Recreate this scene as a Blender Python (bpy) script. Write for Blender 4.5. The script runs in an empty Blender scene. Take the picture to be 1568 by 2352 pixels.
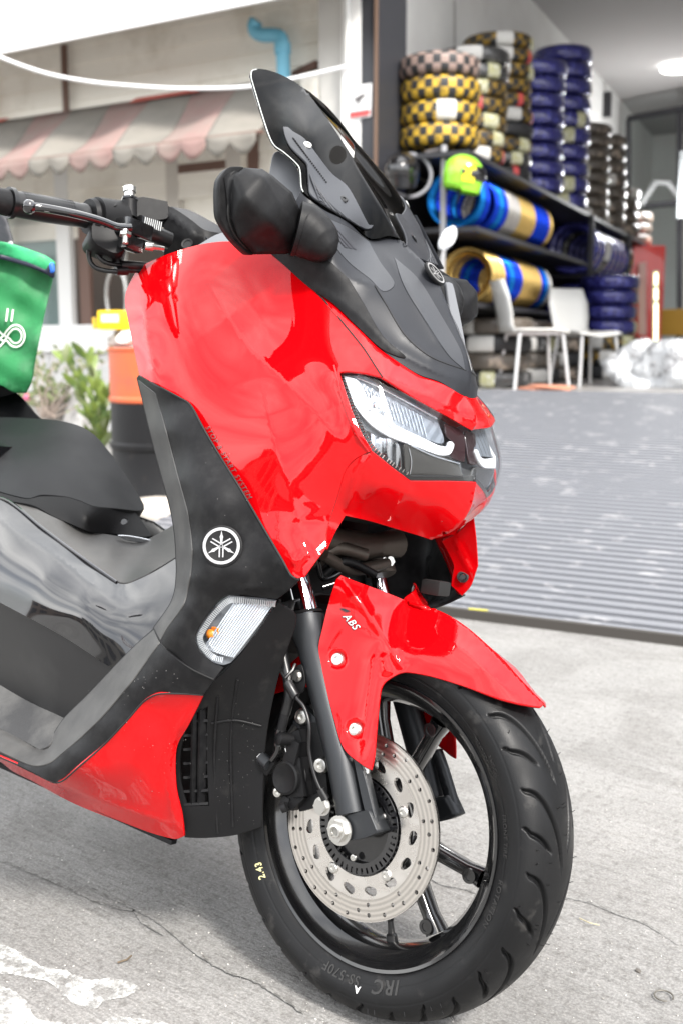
import bpy, bmesh, math, random
import numpy as np
from mathutils import Vector, Matrix
from mathutils.geometry import delaunay_2d_cdt

random.seed(7)
R_ = math.radians
scene = bpy.context.scene
COL = scene.collection

# ------------------------------------------------------------------ camera
CAM = np.array([0.76601, -1.02174, 0.83804])
AZ, PIT, FPX, LEAN = 0.66834, 0.15145, 2480.0, 0.22908
cd = bpy.data.cameras.new('camera')
cam = bpy.data.objects.new('camera', cd); COL.objects.link(cam)
cam.location = CAM
cam.rotation_euler = (math.pi/2 - PIT, 0, AZ)
cd.sensor_fit = 'HORIZONTAL'; cd.sensor_width = 24.0
cd.lens = FPX/1568*24.0
cd.clip_start = 0.05; cd.clip_end = 2000
cd.dof.use_dof = True
cd.dof.focus_distance = 1.38
cd.dof.aperture_fstop = 5.2
scene.camera = cam

# ------------------------------------------------------------------ sky and sun
SUN_EL, SUN_AZ = R_(46), R_(-18)      # azimuth of the sun seen from above, from +X towards +Y
world = bpy.data.worlds.new('World'); scene.world = world; world.use_nodes = True
wn, wl = world.node_tree.nodes, world.node_tree.links
wn.clear()
wo = wn.new('ShaderNodeOutputWorld'); bg = wn.new('ShaderNodeBackground'); bg.inputs[1].default_value = 0.12
sky = wn.new('ShaderNodeTexSky'); sky.sky_type = 'NISHITA'; sky.sun_disc = False
sky.sun_elevation = SUN_EL; sky.sun_rotation = math.pi/2 - SUN_AZ
sky.air_density = 1.0; sky.dust_density = 3.0
bg2 = wn.new('ShaderNodeBackground'); bg2.inputs[1].default_value = 1.0
tc = wn.new('ShaderNodeTexCoord'); mp = wn.new('ShaderNodeMapping'); mp.inputs['Scale'].default_value = (1.0, 1.0, 2.6)
nz = wn.new('ShaderNodeTexNoise'); nz.inputs['Scale'].default_value = 1.5; nz.inputs['Detail'].default_value = 4; nz.inputs['Roughness'].default_value = .55
nz.inputs['Distortion'].default_value = .0
cr = wn.new('ShaderNodeValToRGB'); cr.color_ramp.elements[0].position = .30; cr.color_ramp.elements[1].position = .62
cr.color_ramp.elements[0].color = (.35, .35, .35, 1); cr.color_ramp.elements[1].color = (1, 1, 1, 1)
nz2 = wn.new('ShaderNodeTexNoise'); nz2.inputs['Scale'].default_value = 2.2; nz2.inputs['Detail'].default_value = 3.5
cr2 = wn.new('ShaderNodeValToRGB'); cr2.color_ramp.elements[0].position = .30; cr2.color_ramp.elements[1].position = .70
cr2.color_ramp.elements[0].color = (.72, .75, .80, 1); cr2.color_ramp.elements[1].color = (1.75, 1.74, 1.71, 1)
ms = wn.new('ShaderNodeMixShader')
wl.new(tc.outputs['Generated'], mp.inputs['Vector']); wl.new(mp.outputs[0], nz.inputs['Vector']); wl.new(mp.outputs[0], nz2.inputs['Vector'])
wl.new(nz.outputs['Fac'], cr.inputs[0]); wl.new(nz2.outputs['Fac'], cr2.inputs[0]); wl.new(cr2.outputs[0], bg2.inputs[0])
wl.new(sky.outputs[0], bg.inputs[0]); wl.new(cr.outputs[0], ms.inputs[0]); wl.new(bg.outputs[0], ms.inputs[1]); wl.new(bg2.outputs[0], ms.inputs[2])
wl.new(ms.outputs[0], wo.inputs[0])
sd = bpy.data.lights.new('sun', 'SUN'); sun = bpy.data.objects.new('sun', sd); COL.objects.link(sun)
sd.energy = 2.3; sd.angle = R_(10); sd.color = (1, .96, .90)
sdir = Vector((math.cos(SUN_EL)*math.cos(SUN_AZ), math.cos(SUN_EL)*math.sin(SUN_AZ), math.sin(SUN_EL)))
sun.rotation_euler = sdir.to_track_quat('Z', 'Y').to_euler()

vs = scene.view_settings
vs.view_transform = 'Standard'; vs.look = 'None'; vs.exposure = 1.45; vs.gamma = 1; vs.use_curve_mapping = False
scene.render.engine = 'CYCLES'

# ------------------------------------------------------------------ measuring: bearings of the survey camera to points at known distance
def rotx(a):
    c, s = math.cos(a), math.sin(a); return np.array([[1, 0, 0], [0, c, -s], [0, s, c]])
FW = np.array([-math.sin(AZ)*math.cos(PIT), math.cos(AZ)*math.cos(PIT), -math.sin(PIT)])
RT = np.array([math.cos(AZ), math.sin(AZ), 0.0]); UP = np.cross(RT, FW)
RL = rotx(LEAN); CB = RL @ CAM           # scooter frame: x forward, y left, z up, origin under the front axle
def ray(u, v):
    return FW + RT*(u-784)/FPX + UP*(1176-v)/FPX
def Pb(u, v, val, ax=1):                 # point of the scooter (own frame) on the plane [ax] = val
    d = RL @ ray(u, v); t = (val-CB[ax])/d[ax]; return CB + t*d
def S(u, v, s):                          # s: distance outward from the centre plane, right side
    return Pb(u, v, -s, 1)
def PX(u, v, x): return Pb(u, v, x, 0)
def D(u, v, dep):                        # world point at a depth
    return CAM + ray(u, v)*dep
def onplane(u, v, p0, n):
    d = ray(u, v); n = np.array(n, float); t = ((np.array(p0)-CAM) @ n)/(d @ n); return CAM + t*d
def G(u, v, z=0.0): return onplane(u, v, (0, 0, z), (0, 0, 1))

# ------------------------------------------------------------------ materials
def mat(name, col, rough=.5, metal=0., coat=0., coat_rough=.03, spec=.5, bump=None, var=None, trans=0., ior=1.5, emit=None, wear=None):
    m = bpy.data.materials.new(name); m.use_nodes = True
    n, l = m.node_tree.nodes, m.node_tree.links; b = n['Principled BSDF']
    b.inputs['Base Color'].default_value = (*col, 1); b.inputs['Roughness'].default_value = rough
    b.inputs['Metallic'].default_value = metal; b.inputs['Coat Weight'].default_value = coat
    b.inputs['Coat Roughness'].default_value = coat_rough; b.inputs['Specular IOR Level'].default_value = spec
    b.inputs['Transmission Weight'].default_value = trans; b.inputs['IOR'].default_value = ior
    if emit: b.inputs['Emission Color'].default_value = (*emit[0], 1); b.inputs['Emission Strength'].default_value = emit[1]
    t = n.new('ShaderNodeTexCoord')
    if bump:
        z = n.new('ShaderNodeTexNoise'); z.inputs['Scale'].default_value = bump[0]; z.inputs['Detail'].default_value = 4
        bp = n.new('ShaderNodeBump'); bp.inputs['Strength'].default_value = bump[1]; bp.inputs['Distance'].default_value = bump[2] if len(bump) > 2 else .001
        l.new(t.outputs['Object'], z.inputs['Vector']); l.new(z.outputs['Fac'], bp.inputs['Height']); l.new(bp.outputs[0], b.inputs['Normal'])
    if var:                                  # var = (scale, second colour, low, high[, detail])
        z = n.new('ShaderNodeTexNoise'); z.inputs['Scale'].default_value = var[0]; z.inputs['Detail'].default_value = 8; z.inputs['Roughness'].default_value = .62
        r = n.new('ShaderNodeMapRange'); r.inputs[1].default_value = var[2]; r.inputs[2].default_value = var[3]
        mx = n.new('ShaderNodeMix'); mx.data_type = 'RGBA'; mx.inputs[6].default_value = (*col, 1); mx.inputs[7].default_value = (*var[1], 1)
        l.new(t.outputs['Object'], z.inputs['Vector']); l.new(z.outputs['Fac'], r.inputs[0]); l.new(r.outputs[0], mx.inputs[0]); l.new(mx.outputs[2], b.inputs['Base Color'])
    if wear:                                 # roughness variation
        z = n.new('ShaderNodeTexNoise'); z.inputs['Scale'].default_value = wear[0]; z.inputs['Detail'].default_value = 6
        r = n.new('ShaderNodeMapRange'); r.inputs[1].default_value = .35; r.inputs[2].default_value = .65; r.inputs[3].default_value = wear[1]; r.inputs[4].default_value = wear[2]
        l.new(t.outputs['Object'], z.inputs['Vector']); l.new(z.outputs['Fac'], r.inputs[0]); l.new(r.outputs[0], b.inputs['Roughness'])
    return m
M = {}
M['red'] = mat('red_paint', (.46, .0010, .0028), .42, coat=1, spec=.0, coat_rough=.015, bump=(11, .02, .002))
M['gloss'] = mat('gloss_black', (.006, .006, .007), .08, coat=1, coat_rough=.01, bump=(9, .035, .002))
M['red'].node_tree.nodes['Principled BSDF'].inputs['Coat IOR'].default_value = 1.42
M['gloss'].node_tree.nodes['Principled BSDF'].inputs['Coat IOR'].default_value = 1.55
M['hlsil'] = mat('satin_grey_housing', (.16, .17, .185), .3, coat=.5)
M['dusty_lit'] = mat('dusty_skylit_black_plastic', (.040, .039, .038), .55, bump=(1500, .3, .0004), var=(16, (.075, .073, .069), .40, .72))  # black plastic made paler: dust film plus sky light put into the colour
M['plastic'] = mat('black_plastic', (.0085, .0085, .0092), .46, spec=.16, bump=(1800, .35, .0004), var=(60, (.017, .017, .0175), .45, .75))
M['plastic_dark'] = mat('dark_plastic', (.005, .005, .0055), .5, spec=.22, bump=(900, .3, .0004), var=(25, (.022, .021, .020), .58, .85))
M['cowl'] = mat('matt_grey_plastic', (.018, .0192, .023), .38, spec=.22, bump=(2200, .18, .0003))
M['carbon'] = mat('carbon_print', (.022, .0235, .028), .33, bump=(1500, .2, .0004))
M['visor'] = mat('pale_grey_plastic', (.13, .135, .145), .45)
M['seat'] = mat('seat_vinyl', (.007, .0074, .0085), .46, spec=.30, bump=(1400, .5, .0005), wear=(8, .42, .56))
M['rubber'] = mat('tyre_rubber', (.0052, .0053, .0058), .44, spec=.27, bump=(700, .35, .0006), var=(34, (.040, .038, .036), .58, .78), wear=(15, .36, .62))
M['rubber2'] = mat('black_rubber', (.006, .006, .0065), .34)
M['rim'] = mat('black_enamel', (.006, .006, .0065), .2, coat=.7, coat_rough=.06, var=(30, (.018, .0175, .016), .6, .8))
M['fork'] = mat('grey_cast_metal', (.022, .024, .027), .42, metal=.35, bump=(900, .3, .0005))
M['cast'] = mat('brown_cast_metal', (.07, .058, .048), .5, metal=.5, bump=(200, .3, .001))
M['chrome'] = mat('chrome', (.72, .74, .78), .06, metal=1)
M['steel'] = mat('zinc_steel', (.62, .61, .58), .3, metal=1, bump=(300, .2, .0004))
M['disc'] = mat('brushed_steel', (.74, .71, .67), .25, metal=1, wear=(40, .18, .36))
M['black'] = mat('matt_black', (.006, .006, .006), .7)
M['white'] = mat('white_print', (.7, .7, .7), .4)
M['greyprint'] = mat('grey_print', (.10, .09, .09), .4)
M['darkprint'] = mat('dark_print', (.02, .02, .025), .4)
M['drl'] = mat('frosted_white_plastic', (.80, .81, .82), .3)
M['reflector'] = mat('mirror_plastic', (.74, .76, .79), .22, metal=1, bump=(60, .3, .001))
M['hldark'] = mat('headlight_bezel', (.045, .043, .040), .25, coat=.5)
M['amber'] = mat('amber_plastic', (.9, .25, .01), .25)
def ring_brushing(m, scale=330, strength=.25):
    n, l = m.node_tree.nodes, m.node_tree.links; b = n['Principled BSDF']; t = n.new('ShaderNodeTexCoord'); mp = n.new('ShaderNodeMapping'); mp.inputs['Location'].default_value = (0, 0, -.242)
    w = n.new('ShaderNodeTexWave'); w.wave_type = 'RINGS'; w.rings_direction = 'Y'; w.inputs['Scale'].default_value = scale/6.28; w.inputs['Distortion'].default_value = .8; w.inputs['Detail'].default_value = 3; w.inputs['Detail Scale'].default_value = 6
    bp = n.new('ShaderNodeBump'); bp.inputs['Strength'].default_value = strength; bp.inputs['Distance'].default_value = .0004; l.new(t.outputs['Object'], mp.inputs['Vector']); l.new(mp.outputs[0], w.inputs['Vector']); l.new(w.outputs['Fac'], bp.inputs['Height']); l.new(bp.outputs[0], b.inputs['Normal'])
    mx = n.new('ShaderNodeMix'); mx.data_type = 'RGBA'; c = b.inputs['Base Color'].default_value[:]; mx.inputs[6].default_value = (c[0]*.72, c[1]*.72, c[2]*.72, 1); mx.inputs[7].default_value = c; l.new(w.outputs['Fac'], mx.inputs[0]); l.new(mx.outputs[2], b.inputs['Base Color'])
def glass_mat(name, tint=(1, 1, 1), ior=1.5, dens=0., rough=0.0, bump=None):
    m = bpy.data.materials.new(name); m.use_nodes = True; n, l = m.node_tree.nodes, m.node_tree.links; n.clear()
    o = n.new('ShaderNodeOutputMaterial'); tr = n.new('ShaderNodeBsdfTransparent'); gl = n.new('ShaderNodeBsdfGlossy'); gl.inputs['Roughness'].default_value = rough
    fr = n.new('ShaderNodeFresnel'); fr.inputs['IOR'].default_value = ior; mx = n.new('ShaderNodeMixShader')
    tr.inputs['Color'].default_value = (*tint, 1)
    ge = n.new('ShaderNodeNewGeometry'); mm_ = n.new('ShaderNodeMath'); mm_.operation = 'MULTIPLY_ADD'; l.new(ge.outputs['Backfacing'], mm_.inputs[0]); mm_.inputs[1].default_value = -1; mm_.inputs[2].default_value = 1
    m2 = n.new('ShaderNodeMath'); m2.operation = 'MULTIPLY'; l.new(fr.outputs[0], m2.inputs[0]); l.new(mm_.outputs[0], m2.inputs[1])
    l.new(m2.outputs[0], mx.inputs[0]); l.new(tr.outputs[0], mx.inputs[1]); l.new(gl.outputs[0], mx.inputs[2]); l.new(mx.outputs[0], o.inputs[0])
    if bump:
        t = n.new('ShaderNodeTexCoord'); z = n.new('ShaderNodeTexNoise'); z.inputs['Scale'].default_value = bump[0]; bp = n.new('ShaderNodeBump'); bp.inputs['Strength'].default_value = bump[1]; bp.inputs['Distance'].default_value = .002
        l.new(t.outputs['Object'], z.inputs['Vector']); l.new(z.outputs['Fac'], bp.inputs['Height']); l.new(bp.outputs[0], gl.inputs['Normal']); l.new(bp.outputs[0], fr.inputs['Normal'])
    return m
M['lens'] = glass_mat('clear_lens', (.93, .94, .95), 1.5)
M['smoke'] = glass_mat('smoked_acrylic', (.11, .105, .10), 1.12, bump=(6, .06))
M['pane'] = glass_mat('window_pane', (.75, .8, .8), 1.5)

# ------------------------------------------------------------------ mesh helpers
def link(name, me, m, parent=None, smooth=True):
    o = bpy.data.objects.new(name, me); COL.objects.link(o)
    if m is not None and not me.materials: me.materials.append(M[m] if isinstance(m, str) else m)
    if parent is not None: o.parent = parent
    return o
def mesh(name, V, F, m, parent=None, smooth=True, angle=None):
    me = bpy.data.meshes.new(name); me.from_pydata([tuple(map(float, v)) for v in V], [], F); me.update()
    if smooth: me.polygons.foreach_set('use_smooth', [True]*len(me.polygons))
    if smooth and angle: me.set_sharp_from_angle(angle=R_(angle))
    return link(name, me, m, parent)
def empty(name, loc=(0, 0, 0), rot=(0, 0, 0)):
    o = bpy.data.objects.new(name, None); COL.objects.link(o); o.location = loc; o.rotation_euler = rot; o.empty_display_size = .1
    return o
def tag(o, label, cat, group=None):
    o['label'] = label; o['category'] = cat
    if group: o['group'] = group
    return o
def struct(o, kind='structure'): o['kind'] = kind; return o

def tps(pts):
    pts = np.array(pts, float); X = pts[:, :2]/200.; y = pts[:, 2]; n = len(X)
    def U(r2): return np.where(r2 > 1e-12, .5*r2*np.log(np.maximum(r2, 1e-12)), 0)
    K = U(((X[:, None]-X[None])**2).sum(-1)) + np.eye(n)*.004
    A = np.zeros((n+3, n+3)); A[:n, :n] = K; A[:n, n] = 1; A[:n, n+1:] = X; A[n, :n] = 1; A[n+1:, :n] = X.T
    w = np.linalg.solve(A, np.concatenate([y, [0, 0, 0]]))
    def f(Q):
        Q = np.atleast_2d(Q)/200.; return U(((Q[:, None]-X[None])**2).sum(-1)) @ w[:n] + w[n] + Q @ w[n+1:]
    return f
def polydist(Q, pl):
    Q = np.atleast_2d(Q); best = np.full(len(Q), 1e9); tt = np.zeros(len(Q)); L = 0
    pl = np.array(pl, float); seg = np.hypot(*(pl[1:]-pl[:-1]).T); tot = seg.sum()
    for a, b, sl in zip(pl[:-1], pl[1:], seg):
        t = np.clip(((Q-a) @ (b-a))/max(sl*sl, 1e-9), 0, 1); d = np.hypot(*(Q-(a+t[:, None]*(b-a))).T)
        k = d < best; best[k] = d[k]; tt[k] = (L+t[k]*sl)/tot; L += sl
    return best, tt
def field(ctrl, folds=()):
    base = tps(ctrl)
    def f(Q):
        s = base(Q)
        for pl, amp, wid in folds:
            d, t = polydist(Q, pl); s = s + amp*np.exp(-d/wid)*np.clip(np.minimum(t, 1-t)*5, 0.0, 1)
        return s
    return f
def smooth_outline(pts, g, closed=True):
    """Catmull-Rom through the points; a third element marks a corner."""
    P0 = [np.array(p[:2], float) for p in pts]; c = [len(p) > 2 for p in pts]; n = len(pts); out = []
    for i in range(n if closed else n-1):
        p1, p2 = P0[i], P0[(i+1) % n]; p0 = P0[(i-1) % n] if (closed or i > 0) and not c[i] else p1; p3 = P0[(i+2) % n] if (closed or i+2 < n) and not c[(i+1) % n] else p2
        m1 = (p2-p0)/2 if not c[i] else (p2-p1); m2 = (p3-p1)/2 if not c[(i+1) % n] else (p2-p1)
        L = np.hypot(*(p2-p1)); mm = L/ max(np.hypot(*m1), 1e-6); m1 = m1*min(1, mm*1.0); mm = L/max(np.hypot(*m2), 1e-6); m2 = m2*min(1, mm)
        k = max(1, int(L/g+.5))
        for j in range(k):
            t = j/k; h = 2*t**3-3*t**2+1; out.append(h*p1+(t**3-2*t**2+t)*m1+(-2*t**3+3*t**2)*p2+(t**3-t**2)*m2)
    if not closed: out.append(P0[-1])
    return out
def inpoly(Q, poly):
    poly = np.array(poly); x, y = Q[:, 0], Q[:, 1]; ins = np.zeros(len(Q), bool); j = len(poly)-1
    for i in range(len(poly)):
        xi, yi = poly[i]; xj, yj = poly[j]
        c = ((yi > y) != (yj > y)) & (x < (xj-xi)*(y-yi)/((yj-yi) if yj != yi else 1e-9)+xi); ins ^= c; j = i
    return ins
def tri2d(outline, g, lines=(), holes=()):
    loops = [outline]+[list(h) for h in holes]
    pts = []; edges = []
    for lp in loops:
        b = len(pts); pts += [tuple(p) for p in lp]; edges += [(b+i, b+(i+1) % len(lp)) for i in range(len(lp))]
    for ln in lines:
        b = len(pts); q = smooth_outline([(*p,) for p in ln], g, False); q = [p for p in q if inpoly(np.array([p]), outline)[0] and polydist([p], outline+[outline[0]])[0][0] > g*.3]
        if len(q) < 2: continue
        pts += [tuple(p) for p in q]; edges += [(b+i, b+i+1) for i in range(len(q)-1)]
    o = np.array(outline); lo, hi = o.min(0), o.max(0)
    gx = np.arange(lo[0], hi[0], g); gy = np.arange(lo[1], hi[1], g*.87); Q = []
    for j, yy in enumerate(gy): Q += [(xx+(g*.5 if j % 2 else 0), yy) for xx in gx]
    Q = np.array(Q)
    if len(Q):
        k = inpoly(Q, outline)
        for lp in loops: k &= polydist(Q, list(lp)+[lp[0]])[0] > g*.55
        for h in holes: k &= ~inpoly(Q, h)
        for ln in lines: k &= polydist(Q, ln)[0] > g*.5
        pts += [tuple(p) for p in Q[k]]
    v, e, f, *_ = delaunay_2d_cdt([Vector(p) for p in pts], edges, [], 1, 1e-5)
    v = np.array([(a.x, a.y) for a in v]); f = [tuple(t) for t in f]
    if holes:
        cen = np.array([v[list(t)].mean(0) for t in f]); k = np.ones(len(f), bool)
        for h in holes: k &= ~inpoly(cen, h)
        f = [t for t, kk in zip(f, k) if kk]
    return v, f
def shell(V, F, th, eye, skip=None, lip=.0008, back=True, ext=None):
    """closed shell from an open sheet: front, rounded rim, back"""
    V = np.array(V); F = [list(t) for t in F]
    cen = V[[t[0] for t in F]]; n = np.cross(V[[t[1] for t in F]]-cen, V[[t[2] for t in F]]-cen)
    flip = (n*(eye-cen)).sum(1).sum() < 0
    if flip: F = [t[::-1] for t in F]; n = -n
    N = np.zeros_like(V)
    for t, q in zip(F, n):
        for i in t: N[i] += q
    N /= np.maximum(np.linalg.norm(N, axis=1), 1e-12)[:, None]
    ed = {}
    for t in F:
        for a, b in zip(t, t[1:]+t[:1]): ed[(a, b)] = ed.get((a, b), 0)+1
    bd = [(a, b) for (a, b) in ed if (b, a) not in ed]
    if skip: bd2 = [(a, b) for a, b in bd if not (skip(V[a]) and skip(V[b]))]
    else: bd2 = bd
    outv = {}
    for a, b in bd:
        tg = V[b]-V[a]; o = np.cross(tg, N[a]+N[b]); o /= max(np.linalg.norm(o), 1e-12)
        for i in (a, b): outv[i] = outv.get(i, 0)+o
    vs_ = [v for v in V]; r1 = {}; r2 = {}
    for i in outv:
        o = outv[i]; o = o/max(np.linalg.norm(o), 1e-12)
        if skip and skip(V[i]): o = o*np.array([1, 0, 1])
        r1[i] = len(vs_); vs_.append(V[i]+o*lip-N[i]*lip); r2[i] = len(vs_); vs_.append(V[i]+o*lip*.9-N[i]*th if ext is None else V[i]+ext)
        if skip and skip(V[i]):
            vs_[-1][1] = vs_[-2][1] = 0
    FF = [tuple(t) for t in F]
    for a, b in bd2:
        FF.append((b, a, r1[a], r1[b])); FF.append((r1[b], r1[a], r2[a], r2[b]))
    if back:
        bb = len(vs_); bk = {}
        for i in range(len(V)):
            if i in r2: bk[i] = r2[i]
            else: bk[i] = len(vs_); vs_.append(V[i]-N[i]*th if ext is None else V[i]+ext)
        FF += [tuple(bk[i] for i in t[::-1]) for t in F]
    sharp = [(a, b) for a, b in bd2]
    return np.array(vs_), FF, sharp
FIELDS = {}
def panel(name, outline, ctrl, m, parent, th=.003, g=8, folds=(), mirror=True, join=False, ax=1, lines=(), holes=(), fieldname=None, lift=0., back=True, shift=None):
    f = ctrl if callable(ctrl) else field(ctrl, folds)
    if fieldname: FIELDS[fieldname] = f
    ol = smooth_outline(outline, g)
    hl = [smooth_outline(h, g*.6) for h in holes]
    v2, F = tri2d(ol, g, [pl for pl, a, w in folds]+list(lines), hl)
    s = f(v2)
    if ax == 1: V = np.array([S(u, v, q+lift) for (u, v), q in zip(v2, s)])
    else: V = np.array([PX(u, v, q+lift) for (u, v), q in zip(v2, s)])
    skip = (lambda p: abs(p[1]) < 1.2e-3) if join else None
    if shift is not None: V = V+np.array(shift)
    if join: V[np.abs(V[:, 1]) < 2.5e-3, 1] = 0
    V, F, sh = shell(V, F, th, CB, skip, back=back)
    def mk(V, F, sh):
        me = bpy.data.meshes.new(name); me.from_pydata(V.tolist(), [], F); me.update()
        me.polygons.foreach_set('use_smooth', [True]*len(me.polygons))
        bm = bmesh.new(); bm.from_mesh(me); bm.verts.ensure_lookup_table()
        for a, b in sh:
            e = bm.edges.get((bm.verts[a], bm.verts[b]))
            if e: e.smooth = False
        if join: bmesh.ops.remove_doubles(bm, verts=[v for v in bm.verts if abs(v.co.y) < 1e-5], dist=2e-5)
        bm.to_mesh(me); bm.free(); return me
    VM = V*np.array([1, -1, 1]); FM = [t[::-1] for t in F]
    if join:
        n = len(V); return link(name, mk(np.vstack([V, VM]), F+[tuple(i+n for i in t) for t in FM], sh+[(a+n, b+n) for a, b in sh]), m, parent)
    o = link(name, mk(V, F, sh), m, parent)
    if mirror:
        o2 = link(name, mk(VM, FM, sh), m, parent if mirror is True else mirror); o['twin'] = o2.name
    return o
def frame_of(d):
    d = np.array(d, float); d /= np.linalg.norm(d); a = np.array([0, 0, 1.]) if abs(d[2]) < .9 else np.array([1., 0, 0])
    x = np.cross(a, d); x /= np.linalg.norm(x); return x, np.cross(d, x), d
def tube_geo(pts, rad, n=14, caps=True):
    pts = [np.array(p, float) for p in pts]; rad = rad if hasattr(rad, '__len__') else [rad]*len(pts)
    V = []; F = []; x = None
    for i, p in enumerate(pts):
        d = (pts[min(i+1, len(pts)-1)]-pts[max(i-1, 0)]); d = d/max(np.linalg.norm(d), 1e-9)
        if x is None: x, y, _ = frame_of(d)
        else:
            x = x-d*(x @ d); x /= np.linalg.norm(x); y = np.cross(d, x)
        for k in range(n):
            a = 2*math.pi*k/n; V.append(p+rad[i]*(math.cos(a)*x+math.sin(a)*y))
    for i in range(len(pts)-1):
        for k in range(n):
            a, b = i*n+k, i*n+(k+1) % n; F.append((a, b, b+n, a+n))
    if caps: F.append(tuple(range(n))[::-1]); F.append(tuple(range((len(pts)-1)*n, len(pts)*n)))
    return V, F
def spline(pts, k=8):
    P0 = [np.array(p, float) for p in pts]; out = []
    for i in range(len(P0)-1):
        p0, p1, p2, p3 = P0[max(i-1, 0)], P0[i], P0[i+1], P0[min(i+2, len(P0)-1)]
        for j in range(k):
            t = j/k; out.append(.5*((2*p1)+(-p0+p2)*t+(2*p0-5*p1+4*p2-p3)*t*t+(-p0+3*p1-3*p2+p3)*t**3))
    out.append(P0[-1]); return out
def tube(name, pts, rad, m, parent=None, n=14, smooth_path=False, angle=40):
    if smooth_path:
        if hasattr(rad, '__len__'): rad = list(np.interp(np.linspace(0, len(rad)-1, (len(pts)-1)*8+1), range(len(rad)), rad))
        pts = spline(pts)
    V, F = tube_geo(pts, rad, n); return mesh(name, V, F, m, parent, True, angle)
def lathe(name, prof, centre, axis, m, parent=None, n=48, angle=35, closed=False):
    """prof: (along axis, radius)"""
    x, y, d = frame_of(axis); V = []; F = []; c = np.array(centre, float); k = len(prof)
    for (a, r) in prof:
        for i in range(n):
            t = 2*math.pi*i/n; V.append(c+d*a+r*(math.cos(t)*x+math.sin(t)*y))
    for j in range(k-1 if not closed else k):
        for i in range(n):
            a, b = j*n+i, j*n+(i+1) % n; a2, b2 = ((j+1) % k)*n+i, ((j+1) % k)*n+(i+1) % n; F.append((a, b, b2, a2))
    if not closed:
        if prof[0][1] > 1e-5: F.append(tuple(range(n))[::-1])
        if prof[-1][1] > 1e-5: F.append(tuple(range((k-1)*n, k*n)))
    o = mesh(name, V, F, m, parent, True, angle)
    bm = bmesh.new(); bm.from_mesh(o.data); bmesh.ops.remove_doubles(bm, verts=bm.verts, dist=1e-6); bmesh.ops.recalc_face_normals(bm, faces=bm.faces); bm.to_mesh(o.data); bm.free()
    return o
def boxg(c, sz, rot=None, bev=0.):
    bm = bmesh.new(); bmesh.ops.create_cube(bm, size=1); bmesh.ops.scale(bm, vec=sz, verts=bm.verts)
    if bev: bmesh.ops.bevel(bm, geom=list(bm.edges), offset=bev, segments=2, affect='EDGES', profile=.7)
    V = np.array([v.co[:] for v in bm.verts]); bm.verts.index_update(); F = [tuple(v.index for v in f.verts) for f in bm.faces]; bm.free()
    if rot is not None: V = V @ np.array(rot).T
    return V+np.array(c), F
def box(name, c, sz, m, parent=None, rot=None, bev=0.):
    V, F = boxg(c, sz, rot, bev); return mesh(name, V, F, m, parent, bool(bev), 50)
def merge(name, parts, m, parent=None, smooth=True, angle=40):
    V = []; F = []
    for v, f in parts:
        b = len(V); V += list(map(tuple, v)); F += [tuple(i+b for i in t) for t in f]
    return mesh(name, V, F, m, parent, smooth, angle)
def beam(name, a, b, w, h, m, parent=None, up=(0, 0, 1), bev=0.):
    a, b = np.array(a, float), np.array(b, float); d = b-a; L = np.linalg.norm(d); d /= L; x = np.cross(np.array(up, float), d); x /= np.linalg.norm(x); y = np.cross(d, x)
    return box(name, (a+b)/2, (w, h, L), m, parent, np.stack([x, y, d], 1), bev)
def curve_shape(loops, th):
    """flat plate in XY with holes, thickness th, as (V, F)"""
    cu = bpy.data.curves.new('c', 'CURVE'); cu.dimensions = '2D'; cu.fill_mode = 'BOTH'; cu.extrude = th/2
    for lp in loops:
        sp = cu.splines.new('POLY'); sp.points.add(len(lp)-1); sp.use_cyclic_u = True
        for p, q in zip(sp.points, lp): p.co = (q[0], q[1], 0, 1)
    o = bpy.data.objects.new('c', cu); COL.objects.link(o); dg = bpy.context.evaluated_depsgraph_get(); me = bpy.data.meshes.new_from_object(o.evaluated_get(dg))
    V = np.array([v.co[:] for v in me.vertices]); F = [tuple(p.vertices) for p in me.polygons]
    bpy.data.objects.remove(o); bpy.data.curves.remove(cu); bpy.data.meshes.remove(me); return V, F
def text_shape(txt, size=1., shear=0., th=0., bold=0., space=1., outline=False):
    cu = bpy.data.curves.new('t', 'FONT'); cu.body = txt; cu.size = size; cu.shear = shear; cu.extrude = th/2; cu.offset = bold; cu.space_character = space; cu.resolution_u = 3
    o = bpy.data.objects.new('t', cu); COL.objects.link(o); dg = bpy.context.evaluated_depsgraph_get(); me = bpy.data.meshes.new_from_object(o.evaluated_get(dg))
    V = np.array([v.co[:] for v in me.vertices]); F = [tuple(p.vertices) for p in me.polygons]
    bpy.data.objects.remove(o); bpy.data.curves.remove(cu); bpy.data.meshes.remove(me); return V, F
def decal(name, VF, origin, xdir, size, f, m, parent, lift=.0006, ax=1):
    """flat print laid on a panel: origin and direction on the panel"""
    V, F = VF; o = np.array(origin, float); x = np.array(xdir, float); x /= np.hypot(*x); y = np.array([x[1], -x[0]])
    q = np.array([o+size*(p[0]*x+p[1]*y) for p in V]); s = f(q)
    W = [S(a, b, c+lift) if ax == 1 else PX(a, b, c+lift) for (a, b), c in zip(q, s)]
    return mesh(name, W, F, m, parent, False)
def circle(c, r, n=16): return [(c[0]+r*math.cos(2*math.pi*i/n), c[1]+r*math.sin(2*math.pi*i/n)) for i in range(n)]
def twin(o, parent=None):
    """left-hand copy of a right-hand part (mirrored mesh)"""
    me = o.data.copy()
    for v in me.vertices: v.co.y *= -1
    me.flip_normals(); c = bpy.data.objects.new(o.name.split('.')[0], me); COL.objects.link(c); c.parent = parent or o.parent; return c
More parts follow.
